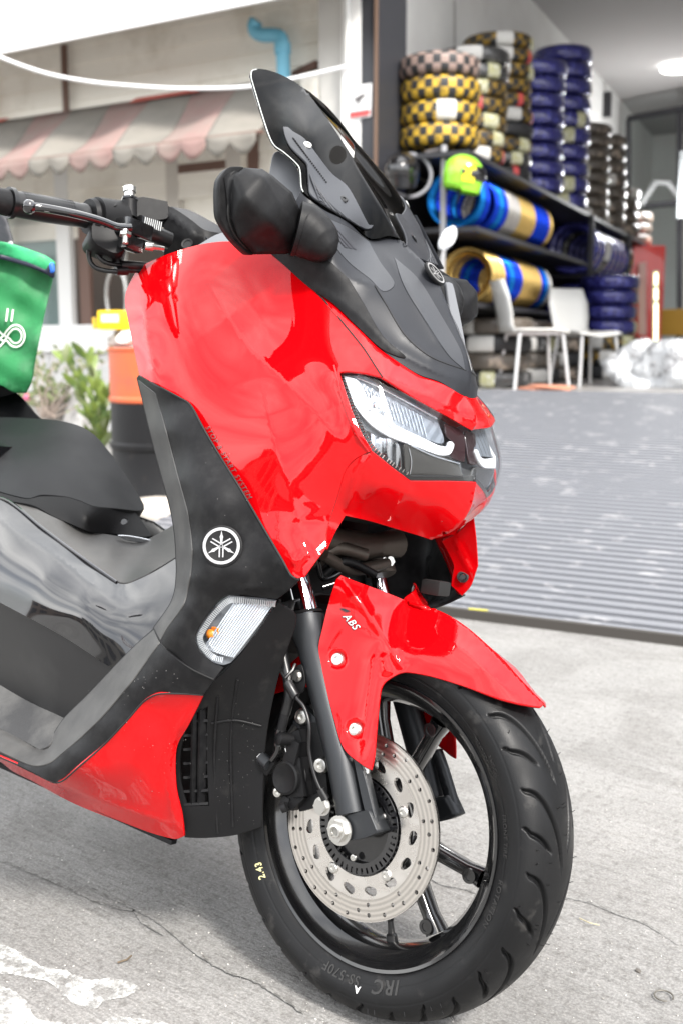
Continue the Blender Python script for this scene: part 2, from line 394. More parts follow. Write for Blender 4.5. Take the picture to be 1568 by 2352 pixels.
def bolt(name, c, axis, r, parent, m='steel', socket=True, h=.004, flange=True):
    x, y, d = frame_of(axis); c = np.array(c, float); parts = []
    prof = [(0, r), (h*.35, r), (h*.9, r*.8), (h, r*.45), (h, r*.38), (h*.45, r*.36), (h*.45, 0)] if socket else [(0, r*1.25), (h*.3, r*1.25), (h*.35, r*.95)]
    o = lathe(name, prof, c, d, m, parent, 24)
    if not socket:
        V = []
        for z in (h*.3, h*1.5):
            for i in range(6): V.append(c+d*z+r*.95*(math.cos(i*math.pi/3)*x+math.sin(i*math.pi/3)*y))
        F = [(i, (i+1) % 6, (i+1) % 6+6, i+6) for i in range(6)]+[tuple(range(6, 12))]
        me = o.data; b = len(me.vertices); V0 = [v.co[:] for v in me.vertices]; F0 = [tuple(p.vertices) for p in me.polygons]; me.clear_geometry()
        me.from_pydata(V0+[tuple(v) for v in V], [], F0+[tuple(i+b for i in f) for f in F]); me.update()
    return o
# ================================================================== SCOOTER
SC = empty('motor_scooter', (0, 0, 0), (-LEAN, 0, 0))
tag(SC, 'large red and black motor scooter leaning on its stand in the foreground, smoked windscreen up', 'scooter')

# ---- outlines shared between neighbouring panels
seamA = [(658, 609), (700, 645), (744, 689), (794, 749), (834, 799), (862, 842), (878, 866)]
lensO = [(778, 854, 1), (800, 853), (839, 856, 1), (879, 874), (949, 911), (1019, 951), (1082, 988, 1)]
lensL = [(778, 854), (804, 934), (829, 994), (852, 1034)]
seamC = [(849, 1038), (819, 1051), (802, 1066), (789, 1089), (777, 1129), (764, 1169), (752, 1209), (748, 1234), (749, 1256)]
legred = [(679, 1329), (667, 1320), (650, 1289), (600, 1204), (550, 1119), (500, 1039), (465, 979), (445, 941), (433, 925), (418, 916), (370, 890), (320, 860)]
# ---- side cowl (red)
A_ctrl = [(315, 630, .178), (400, 578, .168), (465, 560, .160), (525, 555, .152), (620, 583, .142), (658, 609, .139), (744, 689, .131), (794, 749, .130), (834, 799, .131), (878, 866, .136),
          (839, 856, .148), (778, 854, .160), (804, 934, .163), (829, 994, .160), (852, 1034, .152), (802, 1066, .160), (777, 1129, .156), (752, 1209, .157), (749, 1254, .163),
          (699, 1324, .186), (679, 1329, .190), (650, 1289, .196), (600, 1204, .205), (550, 1119, .213), (500, 1039, .220), (465, 979, .224), (420, 918, .227), (370, 892, .226), (320, 859, .216),
          (305, 789, .200), (289, 689, .187), (295, 670, .184), (330, 660, .192), (345, 760, .212), (355, 840, .220), (450, 800, .214), (560, 900, .206), (600, 740, .160), (500, 650, .172), (450, 690, .194),
          (640, 850, .180), (700, 950, .184), (620, 1000, .208), (690, 1100, .190), (680, 1250, .190), (560, 1040, .215), (740, 900, .168)]
A_folds = [([(598, 870), (635, 1039), (662, 1120), (690, 1200), (722, 1262)], .007, 70),
           ([(470, 640), (520, 720), (575, 800), (650, 868), (730, 950), (800, 1040)], .009, 60),
           ([(767, 839), (782, 899), (789, 924), (819, 999), (845, 1040)], .004, 14),
           ([(330, 690), (338, 780), (352, 840), (368, 885)], .005, 16),
           ([(722, 1262), (700, 1275), (668, 1300)], .005, 18)]
A_out = [(290, 668), (305, 636), (320, 615), (350, 598), (400, 578), (465, 560), (525, 554), (575, 562), (623, 583), (658, 609)] + seamA[1:] + [(878, 866, 1), (839, 856, 1), (800, 852), (778, 854, 1)] + lensL[1:-1] + [(852, 1034, 1)] + seamC[1:-1] + [(749, 1256, 1), (699, 1324, 1), (679, 1329, 1)] + legred[1:-1] + [(320, 860, 1), (305, 789), (295, 739), (287, 695)]
cowlA = panel('side_cowl', A_out, A_ctrl, 'red', SC, folds=A_folds, fieldname='A', th=.003, g=7)
# ---- nose strip between side cowl and windscreen base
E_low = [(1009, 876), (964, 861), (919, 834), (869, 796), (819, 744), (765, 692), (707, 653), (658, 609)]
B_ctrl = [(658, 609, .139), (744, 689, .131), (794, 749, .130), (834, 799, .131), (878, 866, .136), (839, 856, .148), (949, 911, .098), (1019, 951, .05), (1082, 988, .0), (1094, 975, 0), (1088, 940, 0), (1068, 908, 0),
          (1049, 899, .02), (1009, 876, .045), (964, 861, .068), (919, 834, .090), (869, 796, .107), (819, 744, .118), (765, 692, .126), (707, 653, .133)]
panel('nose_panel', [(658, 606)] + seamA[1:] + [(878, 866, 1), (949, 911), (1019, 951), (1082, 988, 1), (1094, 975, 1), (1088, 940), (1068, 905, 1), (1049, 896)] + [(u, v-4) for u, v in E_low[:-1]],
      B_ctrl, 'red', SC, join=True, fieldname='B', g=7, folds=[([(860, 858), (950, 895), (1030, 935), (1082, 965)], .003, 14)])
# ---- chin
C_ctrl = [(852, 1034, .150), (802, 1066, .158), (777, 1129, .154), (752, 1209, .155), (749, 1254, .161), (793, 1184, .130), (850, 1197, .095), (900, 1212, .062), (960, 1232, .020), (990, 1240, 0), (1035, 1222, 0), (1060, 1200, 0),
          (1080, 1165, 0), (1092, 1106, 0), (1020, 1104, .048), (942, 1104, .094), (899, 1074, .125), (860, 1120, .130), (950, 1170, .062)]
panel('chin_panel', [(852, 1036, 1), (880, 1058), (899, 1074), (942, 1106, 1), (1020, 1106), (1092, 1108, 1), (1086, 1150), (1080, 1165), (1060, 1200), (1035, 1222), (990, 1240, 1), (960, 1230), (900, 1212), (850, 1197), (793, 1184, 1), (770, 1222), (752, 1262, 1), (748, 1234)] + seamC[1:-2][::-1],
      C_ctrl, 'red', SC, join=True, g=7, folds=[([(942, 1110), (915, 1150), (890, 1200)], .004, 25), ([(852, 1040), (815, 1090), (795, 1180)], .005, 14)])
# ---- headlight
lens_ctrl = [(778, 854, .158), (839, 856, .146), (879, 874, .133), (949, 911, .099), (1019, 951, .052), (1082, 988, 0), (1090, 1040, 0), (1092, 1106, 0), (1020, 1104, .050), (942, 1104, .096), (899, 1074, .126), (852, 1034, .151),
             (829, 994, .158), (804, 934, .161), (950, 1000, .110), (1040, 1040, .044)]
lens_out = [(779, 856, 1), (800, 855), (839, 858, 1), (879, 876), (949, 913), (1019, 953), (1082, 988, 1), (1090, 1040), (1092, 1106, 1), (1020, 1104), (942, 1104, 1), (899, 1074), (853, 1034, 1), (829, 994), (804, 934)]
hl = panel('headlight', [(u, v, *r) for u, v, *r in lens_out], lens_ctrl, 'lens', SC, join=True, th=.0025, lift=-.001, fieldname='lens')
fl = FIELDS['lens']
panel('headlight_housing', [(max(u+14, 792) if u < 1080 else u, v, *r) for u, v, *r in lens_out], fl, 'hlsil', hl, join=True, th=.003, shift=(-.026, 0, 0))
def inner(pts, dz): return [S(u, v, float(fl([(u, v)])[0])-dz) for u, v in pts]
drl = [(800, 872), (815, 905), (836, 935), (862, 962), (905, 990), (960, 1014), (1010, 1034), (1033, 1038), (1045, 1024)]
ribbon = [(u+7, v+1, *r) for u, v, *r in [(795, 862, 1), (828, 875), (850, 915), (872, 945), (912, 975), (970, 1003), (1015, 1024), (1034, 1026), (1040, 1014), (1049, 1020), (1040, 1042), (1015, 1044), (965, 1026), (905, 1003), (860, 975), (828, 940), (806, 900)]]
p = panel('daytime_light_bar', ribbon, lambda Q: fl(Q)-.001, 'drl', hl, th=.005, g=5, shift=(-.009, 0, 0))
M['refl2'] = mat('pale_reflector', (.20, .22, .25), .2, coat=.8)
refl = [(u+12, v, *r) for u, v, *r in [(822, 864, 1), (842, 862), (880, 882), (945, 918), (1012, 956, 1), (1030, 1018), (970, 1002), (905, 975), (868, 942), (846, 900)]]
p = panel('reflector', refl, lambda Q: fl(Q)-.001+.0006*np.sin(Q[:, 0]/4.+Q[:, 1]/7.), 'refl2', hl, th=.003, g=4, shift=(-.016, 0, 0))
refl2 = [(850, 985, 1), (890, 1005), (935, 1020), (942, 1085, 1), (915, 1068), (875, 1035)]
panel('reflector', refl2, lambda Q: fl(Q)-.001+.003*np.sin(Q[:, 0]/6.), 'reflector', hl, th=.003, g=4, shift=(-.014, 0, 0))
dkp = [(945, 1022, 1), (1060, 1062), (1082, 1098, 1), (948, 1098, 1)]
panel('bezel', dkp, lambda Q: fl(Q), 'hldark', hl, th=.003, g=8, shift=(-.011, 0, 0))
c2 = [(1040, 975, 1), (1078, 992), (1086, 1040), (1084, 1062, 1), (1055, 1050), (1058, 1015, 1), (1044, 1000)]
panel('bezel', c2, lambda Q: fl(Q), mat('dark_red_tinted_bezel', (.03, .012, .014), .2, coat=.6), hl, th=.003, g=6, shift=(-.012, 0, 0))
panel('lens_seal', [(778, 854, 1), (786, 856, 1), (813, 932), (838, 990), (862, 1030), (904, 1066), (944, 1094, 1), (1085, 1094, 1), (1085, 1104, 1), (942, 1103, 1), (899, 1073), (852, 1033), (829, 994), (804, 934)], lambda Q: fl(Q)-.003, 'rubber2', hl, th=.003, g=5)
# ribs along the seal
ribs = []
for i in range(34):
    t = i/33; q0 = np.array(smooth_outline([(780, 862), (805, 932), (830, 990), (853, 1030), (900, 1069), (935, 1092)], 4, False)); k = int(t*(len(q0)-2)); a = q0[k]; dd = q0[k+1]-q0[k]; nn = np.array([dd[1], -dd[0]])/np.hypot(*dd)
    b = a+nn*8; f0 = float(fl([a])[0])-.0015; pa, pb_ = S(*a, f0), S(*b, f0); ribs.append(tube_geo([pa, pb_], .0007, 5))
merge('seal_ribs', ribs, 'steel', hl)

# ---- windscreen base (grey cowl)
E_c = [(623, 583, .143), (707, 653, .134), (765, 692, .127), (819, 744, .119), (869, 796, .108), (919, 834, .090), (964, 861, .069), (1009, 876, .046), (1049, 901, .020), (1070, 911, .0), (1079, 869, 0), (1072, 815, 0), (1040, 735, 0), (995, 630, 0),
       (940, 570, 0), (894, 529, 0), (850, 547, .040), (802, 510, .088), (751, 481, .128), (707, 448, .153), (690, 440, .156), (760, 560, .136), (760, 620, .138), (850, 680, .100), (900, 620, .045), (950, 750, .060), (1000, 830, .045)]
Ef = [([(770, 606), (800, 640), (860, 655), (884, 695), (930, 770), (990, 820), (1074, 850)], .005, 20), ([(856, 556), (900, 600), (960, 700), (1000, 780), (1050, 830)], .004, 22), ([(700, 640), (820, 720), (900, 800), (1000, 852), (1074, 880)], .004, 14)]
panel('windscreen_base', [(692, 436, 1), (707, 448), (751, 481), (802, 510), (850, 547, 1), (894, 529, 1), (940, 570), (995, 630), (1040, 735), (1072, 815), (1079, 869, 1), (1070, 911, 1), (1049, 901)] + E_low[:-1] + [(640, 592), (623, 583, 1), (650, 520)],
      E_c, 'cowl', SC, join=True, folds=Ef, fieldname='E', g=7)
fE = FIELDS['E']
panel('mirror_mount_trim', [(622, 582, 1), (640, 560), (690, 560), (745, 590), (800, 640, 1), (830, 690), (878, 770), (930, 820), (880, 803), (819, 748), (765, 696), (707, 657), (658, 613)], fE, 'plastic', SC, lift=.0012, th=.002, g=8)
panel('carbon_patch', [(700, 478, 1), (751, 500), (800, 522), (846, 553, 1), (872, 600), (905, 650), (880, 668), (850, 640), (800, 600), (750, 540)], fE, 'carbon', SC, lift=.0010, th=.0015, g=8)
panel('carbon_patch', [(905, 590, 1), (960, 640), (1010, 720), (1055, 800), (1068, 850, 1), (1030, 815), (980, 740), (930, 660)], fE, 'carbon', SC, lift=.0010, th=.0015, g=8)
# print of short slashes
sl = []
for k in range(3):
    for i in range(16):
        t = i/15; u = 735+k*10+t*55; v = 500+t*62+k*2; q = [(u, v), (u+8, v+3), (u+9, v+7), (u+1, v+4)]; f0 = fE(np.array(q)); sl.append(([S(a, b, c+.0022) for (a, b), c in zip(q, f0)], [(0, 1, 2, 3)]))
merge('slash_print', sl, 'darkprint', SC, False)
# inner visor behind the screen
panel('inner_visor', [(619, 400, 1), (626, 362), (632, 350), (646, 347), (690, 372), (740, 420), (800, 480), (850, 547, 1), (800, 520), (751, 492), (707, 465), (690, 480), (660, 470)],
      [(619, 400, .125), (632, 350, .12), (690, 480, .150), (751, 492, .122), (850, 547, .04), (740, 420, .085), (690, 380, .10), (646, 347, .11)], 'visor', SC, th=.004)
# ---- windscreen
W_c = [(577, 165, .120), (600, 260, .140), (630, 333, .150), (652, 349, .150), (689, 388, .150), (692, 430, .155), (707, 448, .155), (751, 481, .130), (802, 510, .090), (850, 547, .045), (918, 547, 0), (700, 203, 0), (815, 370, 0), (640, 168, .055),
       (700, 300, .105), (760, 400, .085), (760, 290, .03), (870, 460, 0)]
W_out = [(576, 172, 1), (579, 161), (590, 157), (612, 159), (640, 168), (672, 184), (700, 203, 1), (760, 284), (815, 370), (870, 460), (918, 547, 1), (894, 541), (850, 547), (802, 510), (751, 481), (707, 448), (696, 438), (692, 428), (689, 390), (680, 374), (652, 349), (632, 335), (620, 315), (606, 275), (590, 222), (580, 188)]
ws = panel('windscreen', W_out, W_c, 'smoke', SC, join=True, th=.003, fieldname='W', g=9)
fW = FIELDS['W']
edge = spline([S(u, v, float(fW([(u, v)])[0])) for u, v in [(590, 158), (579, 162), (577, 175), (580, 188), (590, 222), (606, 275), (620, 315), (632, 335), (652, 349), (680, 374), (689, 390), (692, 428), (697, 440)]], 4)
o = tube('screen_edge', edge, .0008, 'chrome', ws, 8); o.data.materials[0] = mat('bright_acrylic_edge', (.40, .42, .40), .2); twin(o)
# screen bracket with screws
br = [(651, 290, 1), (662, 291), (672, 300), (700, 318), (760, 395), (800, 430), (846, 515), (857, 516, 1), (852, 523), (838, 524), (780, 490), (725, 455), (712, 438), (708, 378), (695, 362), (668, 335), (656, 312)]
bk = panel('screen_bracket', br, fW, 'carbon', SC, lift=.004, th=.004, g=6, folds=[])
for (u, v) in [(707, 332), (789, 457)]:
    c = S(u, v, float(fW([(u, v)])[0])+.0042); nn = np.array([.62, -.35, .5])
    b = bolt('screw', c, nn, .0062, bk, 'steel' if v < 400 else 'rubber2', h=.002); twin(b, bpy.data.objects[bk['twin']])
gr = []
for i in range(7):
    a = np.array([712+i*4, 400+i*10]); b = np.array([735+i*15, 462+i*9.5])
    gr.append(tube_geo([S(*a, float(fW([a])[0])+.0045), S(*b, float(fW([b])[0])+.0045)], .0011, 6))
gq = merge('raised_ribs', gr, 'carbon', bk); twin(gq, bpy.data.objects[bk['twin']])
dots = []
for i in range(22):
    t = i/21; u, v = 673+t*75, 316+t*100; dots.append(tube_geo([S(u, v, float(fW([(u, v)])[0])+.0045), S(u+2.5, v+3, float(fW([(u+2.5, v+3)])[0])+.0045)], .0012, 6))
merge('stud_row', dots, 'plastic', bk)
# serrated strip on the left edge of the screen
trim = []
for i in range(34):
    t = i/33; X = S(640+t*62, 318+t*134, .158); X = X*np.array([1, -1, 1]); trim.append(boxg(X+np.array([.004, .002, 0]), (.012, .004, .0032), rotx(0), .0006))
merge('serrated_trim', trim, 'cowl', SC)
beam('trim_backing', S(640, 318, .156)*np.array([1, -1, 1]), S(702, 452, .156)*np.array([1, -1, 1]), .009, .005, 'cowl', SC)

# ---- leg shield (textured black)
inA = FIELDS['A']
L_c = [(316, 864, .19), (345, 885, .226), (420, 919, .230), (500, 1039, .224), (600, 1204, .209), (650, 1289, .199), (683, 1330, .193), (660, 1356, .184), (635, 1376, .176), (525, 1366, .212), (476, 1412, .226), (450, 1460, .228), (458, 1493, .224), (512, 1533, .205), (492, 1561, .212),
       (440, 1537, .225), (395, 1504, .232), (370, 1478, .232), (351, 1442, .205), (399, 1357, .195), (404, 1290, .192), (400, 1229, .191), (390, 1169, .189), (370, 1094, .187), (350, 1019, .185), (325, 914, .183),
       (357, 904, .226), (380, 989, .230), (410, 1104, .233), (430, 1179, .235), (440, 1264, .236), (435, 1329, .236), (420, 1389, .235), (385, 1440, .234), (520, 1250, .228), (560, 1330, .215)]
L_f = [([(350, 885), (357, 904), (380, 989), (410, 1104), (430, 1179), (440, 1264), (435, 1329), (420, 1389), (370, 1449), (362, 1470)], .005, 9),
       ([(620, 1255), (650, 1305), (640, 1345), (560, 1350), (500, 1372)], .004, 16)]
L_out = [(314, 869, 1), (318, 862, 1)] + [(u-1, v+2) for u, v in legred[:-1][::-1]] + [(686, 1332, 1), (660, 1358, 1), (636, 1376, 1), (590, 1370), (527, 1365), (500, 1382), (476, 1412), (454, 1447), (447, 1467), (456, 1493), (487, 1522), (512, 1533, 1), (492, 1560, 1), (440, 1536), (395, 1503), (370, 1477), (351, 1442, 1), (388, 1390), (400, 1357), (404, 1314), (403, 1279), (400, 1229), (390, 1169), (370, 1094), (350, 1019), (325, 914)]
leg = panel('leg_shield', L_out, L_c, 'plastic', SC, folds=L_f, fieldname='L', g=7)
panel('leg_shield_edge', [(317, 872, 1), (327, 914), (352, 1019), (372, 1094), (392, 1169), (402, 1229), (405, 1279), (406, 1314), (402, 1357), (390, 1390), (354, 1442, 1), (368, 1470, 1), (385, 1440), (420, 1389), (435, 1329), (440, 1264), (430, 1179), (410, 1104), (380, 989), (357, 904, 1)], FIELDS['L'], 'dusty_lit', SC, lift=.0012, th=.002, g=7)  # same plastic as the shield, its sky-facing lightness and dust coloured in
# ---- lower leg shield and floor edge
L2_c = [(351, 1432, .200), (256, 1537, .192), (205, 1591, .190), (146, 1650, .190), (106, 1714, .195), (91, 1718, .205), (55, 1698, .205), (0, 1670, .205), (-60, 1645, .205), (370, 1480, .232), (293, 1577, .234), (220, 1661, .235), (153, 1722, .237), (110, 1754, .238), (73, 1760, .238), (0, 1727, .238), (-60, 1704, .238),
        (467, 1597, .205), (492, 1561, .212), (440, 1537, .225), (370, 1594, .228), (329, 1613, .230), (234, 1716, .235), (137, 1795, .236), (37, 1756, .238), (0, 1740, .238), (-60, 1716, .238)]
L2_f = [([(366, 1470), (293, 1577), (220, 1661), (153, 1722), (110, 1754), (73, 1758), (0, 1727), (-60, 1704)], .003, 9), ([(346, 1452), (234, 1577), (140, 1682), (112, 1722), (86, 1726), (40, 1704), (-60, 1660)], .0025, 6)]
redtop = [(467, 1597, 1), (420, 1594), (370, 1594), (351, 1599), (329, 1613), (293, 1654), (234, 1716), (176, 1767), (150, 1790), (137, 1797), (124, 1798), (80, 1777), (37, 1756), (0, 1740), (-60, 1716, 1)]
panel('floor_side_panel', [(351, 1445, 1), (370, 1479), (395, 1505), (440, 1538), (492, 1562, 1)] + [(a[0], a[1]-1, *a[2:]) for a in redtop] + [(-60, 1645, 1), (0, 1670), (55, 1698), (80, 1716), (94, 1719), (106, 1714), (121, 1687), (146, 1650), (205, 1591), (256, 1537), (311, 1481)],
      L2_c, 'plastic', SC, folds=L2_f, g=7, fieldname='L2')
panel('floor_edge_strip', [(353, 1447, 1), (311, 1483), (256, 1539), (205, 1593), (146, 1652), (122, 1689), (107, 1716), (94, 1721), (80, 1718), (55, 1700), (0, 1672), (-60, 1647, 1), (-60, 1703, 1), (0, 1726), (73, 1757), (110, 1753), (153, 1721), (220, 1660), (293, 1576), (366, 1476, 1)], FIELDS['L2'], 'dusty_lit', SC, lift=.0012, th=.002, g=7)  # same plastic as the side panel, dust and sky light in the colour
# ---- lower red panel
Rr_c = [(467, 1597, .204), (370, 1594, .230), (329, 1613, .232), (234, 1716, .237), (137, 1797, .238), (37, 1756, .240), (0, 1742, .240), (-60, 1716, .240), (454, 1624, .198), (432, 1668, .192), (408, 1712, .186), (403, 1760, .183), (406, 1815, .178), (417, 1870, .168), (422, 1921, .155), (403, 1927, .153),
        (348, 1914, .156), (256, 1881, .164), (165, 1844, .176), (73, 1793, .196), (0, 1750, .215), (-60, 1720, .22), (300, 1750, .222), (360, 1700, .213)]
panel('lower_side_panel', redtop + [(-60, 1722, 1), (0, 1750), (29, 1772), (73, 1794), (165, 1844), (256, 1881), (348, 1914), (403, 1928), (422, 1921, 1), (417, 1870), (406, 1815), (403, 1760), (408, 1712), (432, 1668), (454, 1624)],
      Rr_c, 'red', SC, folds=[([(445, 1612), (415, 1668), (392, 1712), (386, 1760), (390, 1815), (400, 1870), (408, 1915)], .005, 9), ([(80, 1780), (170, 1815), (280, 1855), (400, 1895)], .004, 12)], g=7, fieldname='R')
beam('floor_edge_strip', S(-60, 1728, .20), S(400, 1935, .145), .012, .006, 'plastic_dark', SC)
# ---- turn signal
ts_out = [(527, 1369, 1), (580, 1373), (635, 1380, 1), (622, 1402), (600, 1440), (560, 1490), (530, 1522, 1), (513, 1527), (487, 1519), (460, 1492), (449, 1467), (456, 1447), (478, 1413), (502, 1384)]
tl_c = [(527, 1369, .212), (635, 1380, .172), (600, 1440, .180), (530, 1522, .200), (487, 1519, .218), (449, 1467, .228), (478, 1413, .226), (545, 1440, .203)]
tl = panel('turn_signal', ts_out, tl_c, 'lens', SC, th=.002, g=7, fieldname='T', mirror=True)
fT = FIELDS['T']
M['sigsil'] = mat('satin_silver_plastic', (.62, .62, .62), .32, metal=.7)
panel('signal_housing', ts_out, lambda Q: fT(Q)-.017, 'hlsil', tl, th=.004, g=7)
rr = []; r2 = []
for i in range(14):
    t = i/13; a = np.array([540+t*90, 1384+t*2]); b = np.array([470+t*66, 1488+t*30-t*t*8]); pl_ = [a*(1-q)+b*q for q in (.02, .25, .5, .75, 1)]
    rr.append(tube_geo([S(*q, float(fT([q])[0])-.013) for q in pl_], .0020, 8))
merge('signal_flutes', rr, 'reflector', tl)
pl = smooth_outline([(632, 1381), (580, 1376), (530, 1372), (505, 1388), (480, 1416), (458, 1450), (453, 1467), (463, 1492), (488, 1516), (512, 1523)], 4.5, False)
for k in range(len(pl)-1):
    a = pl[k]; dd = pl[k+1]-pl[k]; nn = np.array([-dd[1], dd[0]])/np.hypot(*dd); b = a-nn*(-13); b2 = a+nn*13
    b = b2 if inpoly(np.array([b2]), [p[:2] for p in ts_out])[0] else a-nn*13
    r2.append(tube_geo([S(*a, float(fT([a])[0])-.003), S(*b, float(fT([b])[0])-.004)], .0008, 5))
merge('lens_ribs', r2, 'sigsil', tl)
lathe('amber_bulb', [(0, .0), (0, .006), (.012, .006), (.015, .003), (.016, 0)], S(494, 1456, .196), (.2, -.98, 0), 'amber', tl, 20)
box('amber_reflector', S(496, 1450, .203), (.012, .004, .010), 'amber', tl, rotx(.3), .001)
# ---- emblems
def emblem(r=1.0):
    def rot(P, a): c, s = math.cos(a), math.sin(a); return [(c*x-s*y, s*x+c*y) for x, y in P]
    ring = curve_shape([circle((0, 0), 1.0, 40), circle((0, 0), .84, 40)], .0)
    parts = [ring]
    for k in range(3):
        a = k*2*math.pi/3
        stem = [(-.045, .12), (-.075, .42), (-.10, .48), (-.045, .60), (0, .84), (.045, .60), (.10, .48), (.075, .42), (.045, .12)]
        parts.append(([(*p, 0) for p in rot(stem, a)], [tuple(range(9))[::-1]]))
        for sx in (-1, 1):
            pr = [(sx*.06, .05), (sx*.13, -.02), (sx*.13, -.62), (sx*.06, -.62)]
            parts.append(([(*p, 0) for p in rot(pr, a)], [(0, 1, 2, 3)]))
    V = []; F = []
    for v, f in parts:
        b = len(V); V += [tuple(q) for q in v]; F += [tuple(i+b for i in t) for t in f]
    return np.array(V), F
EM = emblem()
M['badgesil'] = mat('silver_badge_print', (.36, .36, .36), .3, metal=.3)
def badge(c, r, nrm, upd, parent, tiltm='badgesil'):
    n = np.array(nrm, float); n /= np.linalg.norm(n); u = np.array(upd, float); u -= n*(u @ n); u /= np.linalg.norm(u); x = np.cross(u, n)
    b = lathe('badge', [(-.002, r*1.12), (.0008, r*1.12), (.0014, r*1.04), (.0010, r*1.0), (.0010, 0)], c, n, 'plastic', parent, 40)
    V, F = EM; W = [np.array(c)+n*.0022+r*(p[0]*x+p[1]*u) for p in V]; mesh('emblem', W, F, tiltm, b, False)
    return b
c0 = S(510, 1255, float(FIELDS['L']([(510, 1255)])[0]))
fLg = FIELDS['L']; q1 = S(545, 1255, float(fLg([(545, 1255)])[0])); q1b = S(475, 1255, float(fLg([(475, 1255)])[0])); q2 = S(510, 1215, float(fLg([(510, 1215)])[0])); q2b = S(510, 1295, float(fLg([(510, 1295)])[0])); nb = np.cross(q1-q1b, q2-q2b); nb *= np.sign(nb @ (CB-c0)); nb /= np.linalg.norm(nb)
b1 = badge(c0+nb*.0048, .0225, nb, q2-c0, SC)
tb = lathe('badge', [(-.002, .025), (.0008, .025), (.0014, .023), (.001, 0)], (c0+nb*.001)*np.array([1, -1, 1]), nb*np.array([1, -1, 1]), 'plastic', SC, 40)
badge(S(993, 630, -.0)+np.array([.003, 0, .001]), .017, (.80, .0, .60), (-.60, 0, .8), SC)
# ---- lettering
decal('lettering', text_shape('STOP & START SYSTEM', 1.0, .25, space=1.25), (471, 981), (110, 183), 15.5, FIELDS['A'], 'greyprint', cowlA, .0009)

# ---- dark hull behind the panels
def plate(name, pts, s, th, m, parent):
    V = []; n = len(pts)
    for y in (-s, -s+th):
        V += [tuple(np.array([*(S(u, v, s))[[0]], y, S(u, v, s)[2]])) for u, v in pts]
    F = [tuple(range(n)), tuple(range(n, 2*n))[::-1]]+[(i, i+n, (i+1) % n+n, (i+1) % n) for i in range(n)]
    return mesh(name, V, F, m, parent, False)
plate('inner_hull', [(470, 640), (620, 660), (720, 760), (780, 860), (800, 960), (800, 1060), (780, 1100), (740, 1140), (700, 1180), (640, 1150), (560, 1080), (430, 900), (400, 760)], .09, .18, 'black', SC)
plate('inner_hull', [(460, 1060), (640, 1260), (600, 1420), (540, 1500), (480, 1650), (440, 1900), (300, 1870), (120, 1800), (200, 1690), (430, 1450), (450, 1250)], .12, .24, 'black', SC)
# inner mudguard wrapping the back of the wheel
V = []; F = []; nA = 40
for i in range(nA):
    a = R_(112+i*(196-112)/(nA-1)); rr_ = .285+.01*math.sin(a*3); 
    for y in (-.125, -.115, -.06, .0, .06, .115, .125):
        r = rr_+(.0 if abs(y) < .12 else -.02)+(.012 if abs(y) < .09 else 0); V.append((r*math.cos(a)-.012, y, .242+r*math.sin(a)))
for i in range(nA-1):
    for j in range(6): a = i*7+j; F.append((a, a+1, a+8, a+7))
o = mesh('inner_mudguard', V, F, 'plastic_dark', SC); md = o.modifiers.new('s', 'SOLIDIFY'); md.thickness = .003; md.offset = 1
# grille panel beside the wheel
gr_out = [(640, 1385, 1), (560, 1495), (520, 1540), (492, 1565), (467, 1600, 1), (454, 1627), (432, 1671), (411, 1712), (406, 1760), (409, 1815), (420, 1870), (425, 1924, 1), (470, 1925), (540, 1918), (600, 1900, 1), (610, 1700), (640, 1550), (680, 1420)]
gr_c = [(640, 1385, .165), (520, 1540, .185), (467, 1600, .185), (432, 1671, .176), (406, 1760, .168), (420, 1870, .156), (425, 1924, .145), (600, 1900, .105), (610, 1700, .115), (640, 1550, .125), (520, 1750, .135), (500, 1900, .125)]
hole = [(448, 1640, 1), (478, 1622, 1), (475, 1700), (477, 1780), (481, 1852, 1), (430, 1852, 1), (416, 1800), (413, 1745), (420, 1700), (433, 1660)]
gp = panel('grille_panel', gr_out, gr_c, 'plastic_dark', SC, holes=[hole], fieldname='GP', g=8, mirror=True)
fg = FIELDS['GP']
panel('grille_back', [(u-6, v, *r) for u, v, *r in hole], lambda Q: fg(Q)-.035, 'black', gp, th=.002, g=10)
for v in (1656, 1688, 1720, 1752, 1784, 1816, 1846):
    a, b = (424, v+2), (480, v-1); e = beam('grille_bar', S(*a, float(fg([a])[0])-.004), S(*b, float(fg([b])[0])-.004), .0032, .012, 'plastic', gp, up=(0, 1, 0))
for u in (446, 462):
    beam('grille_bar', S(u+4, 1628, float(fg([(u, 1630)])[0])-.004), S(u, 1850, float(fg([(u, 1850)])[0])-.004), .0032, .012, 'plastic', gp, up=(0, 1, 0))

for pts in ([(486, 1662), (540, 1655), (600, 1668)], [(545, 1560), (530, 1700), (535, 1900)], [(500, 1600), (492, 1750), (500, 1915)]):
    tube('moulded_rib', [S(u, v, float(fg([(u, v)])[0])+.0005) for u, v in pts], .0016, 'plastic', gp, 8, True)

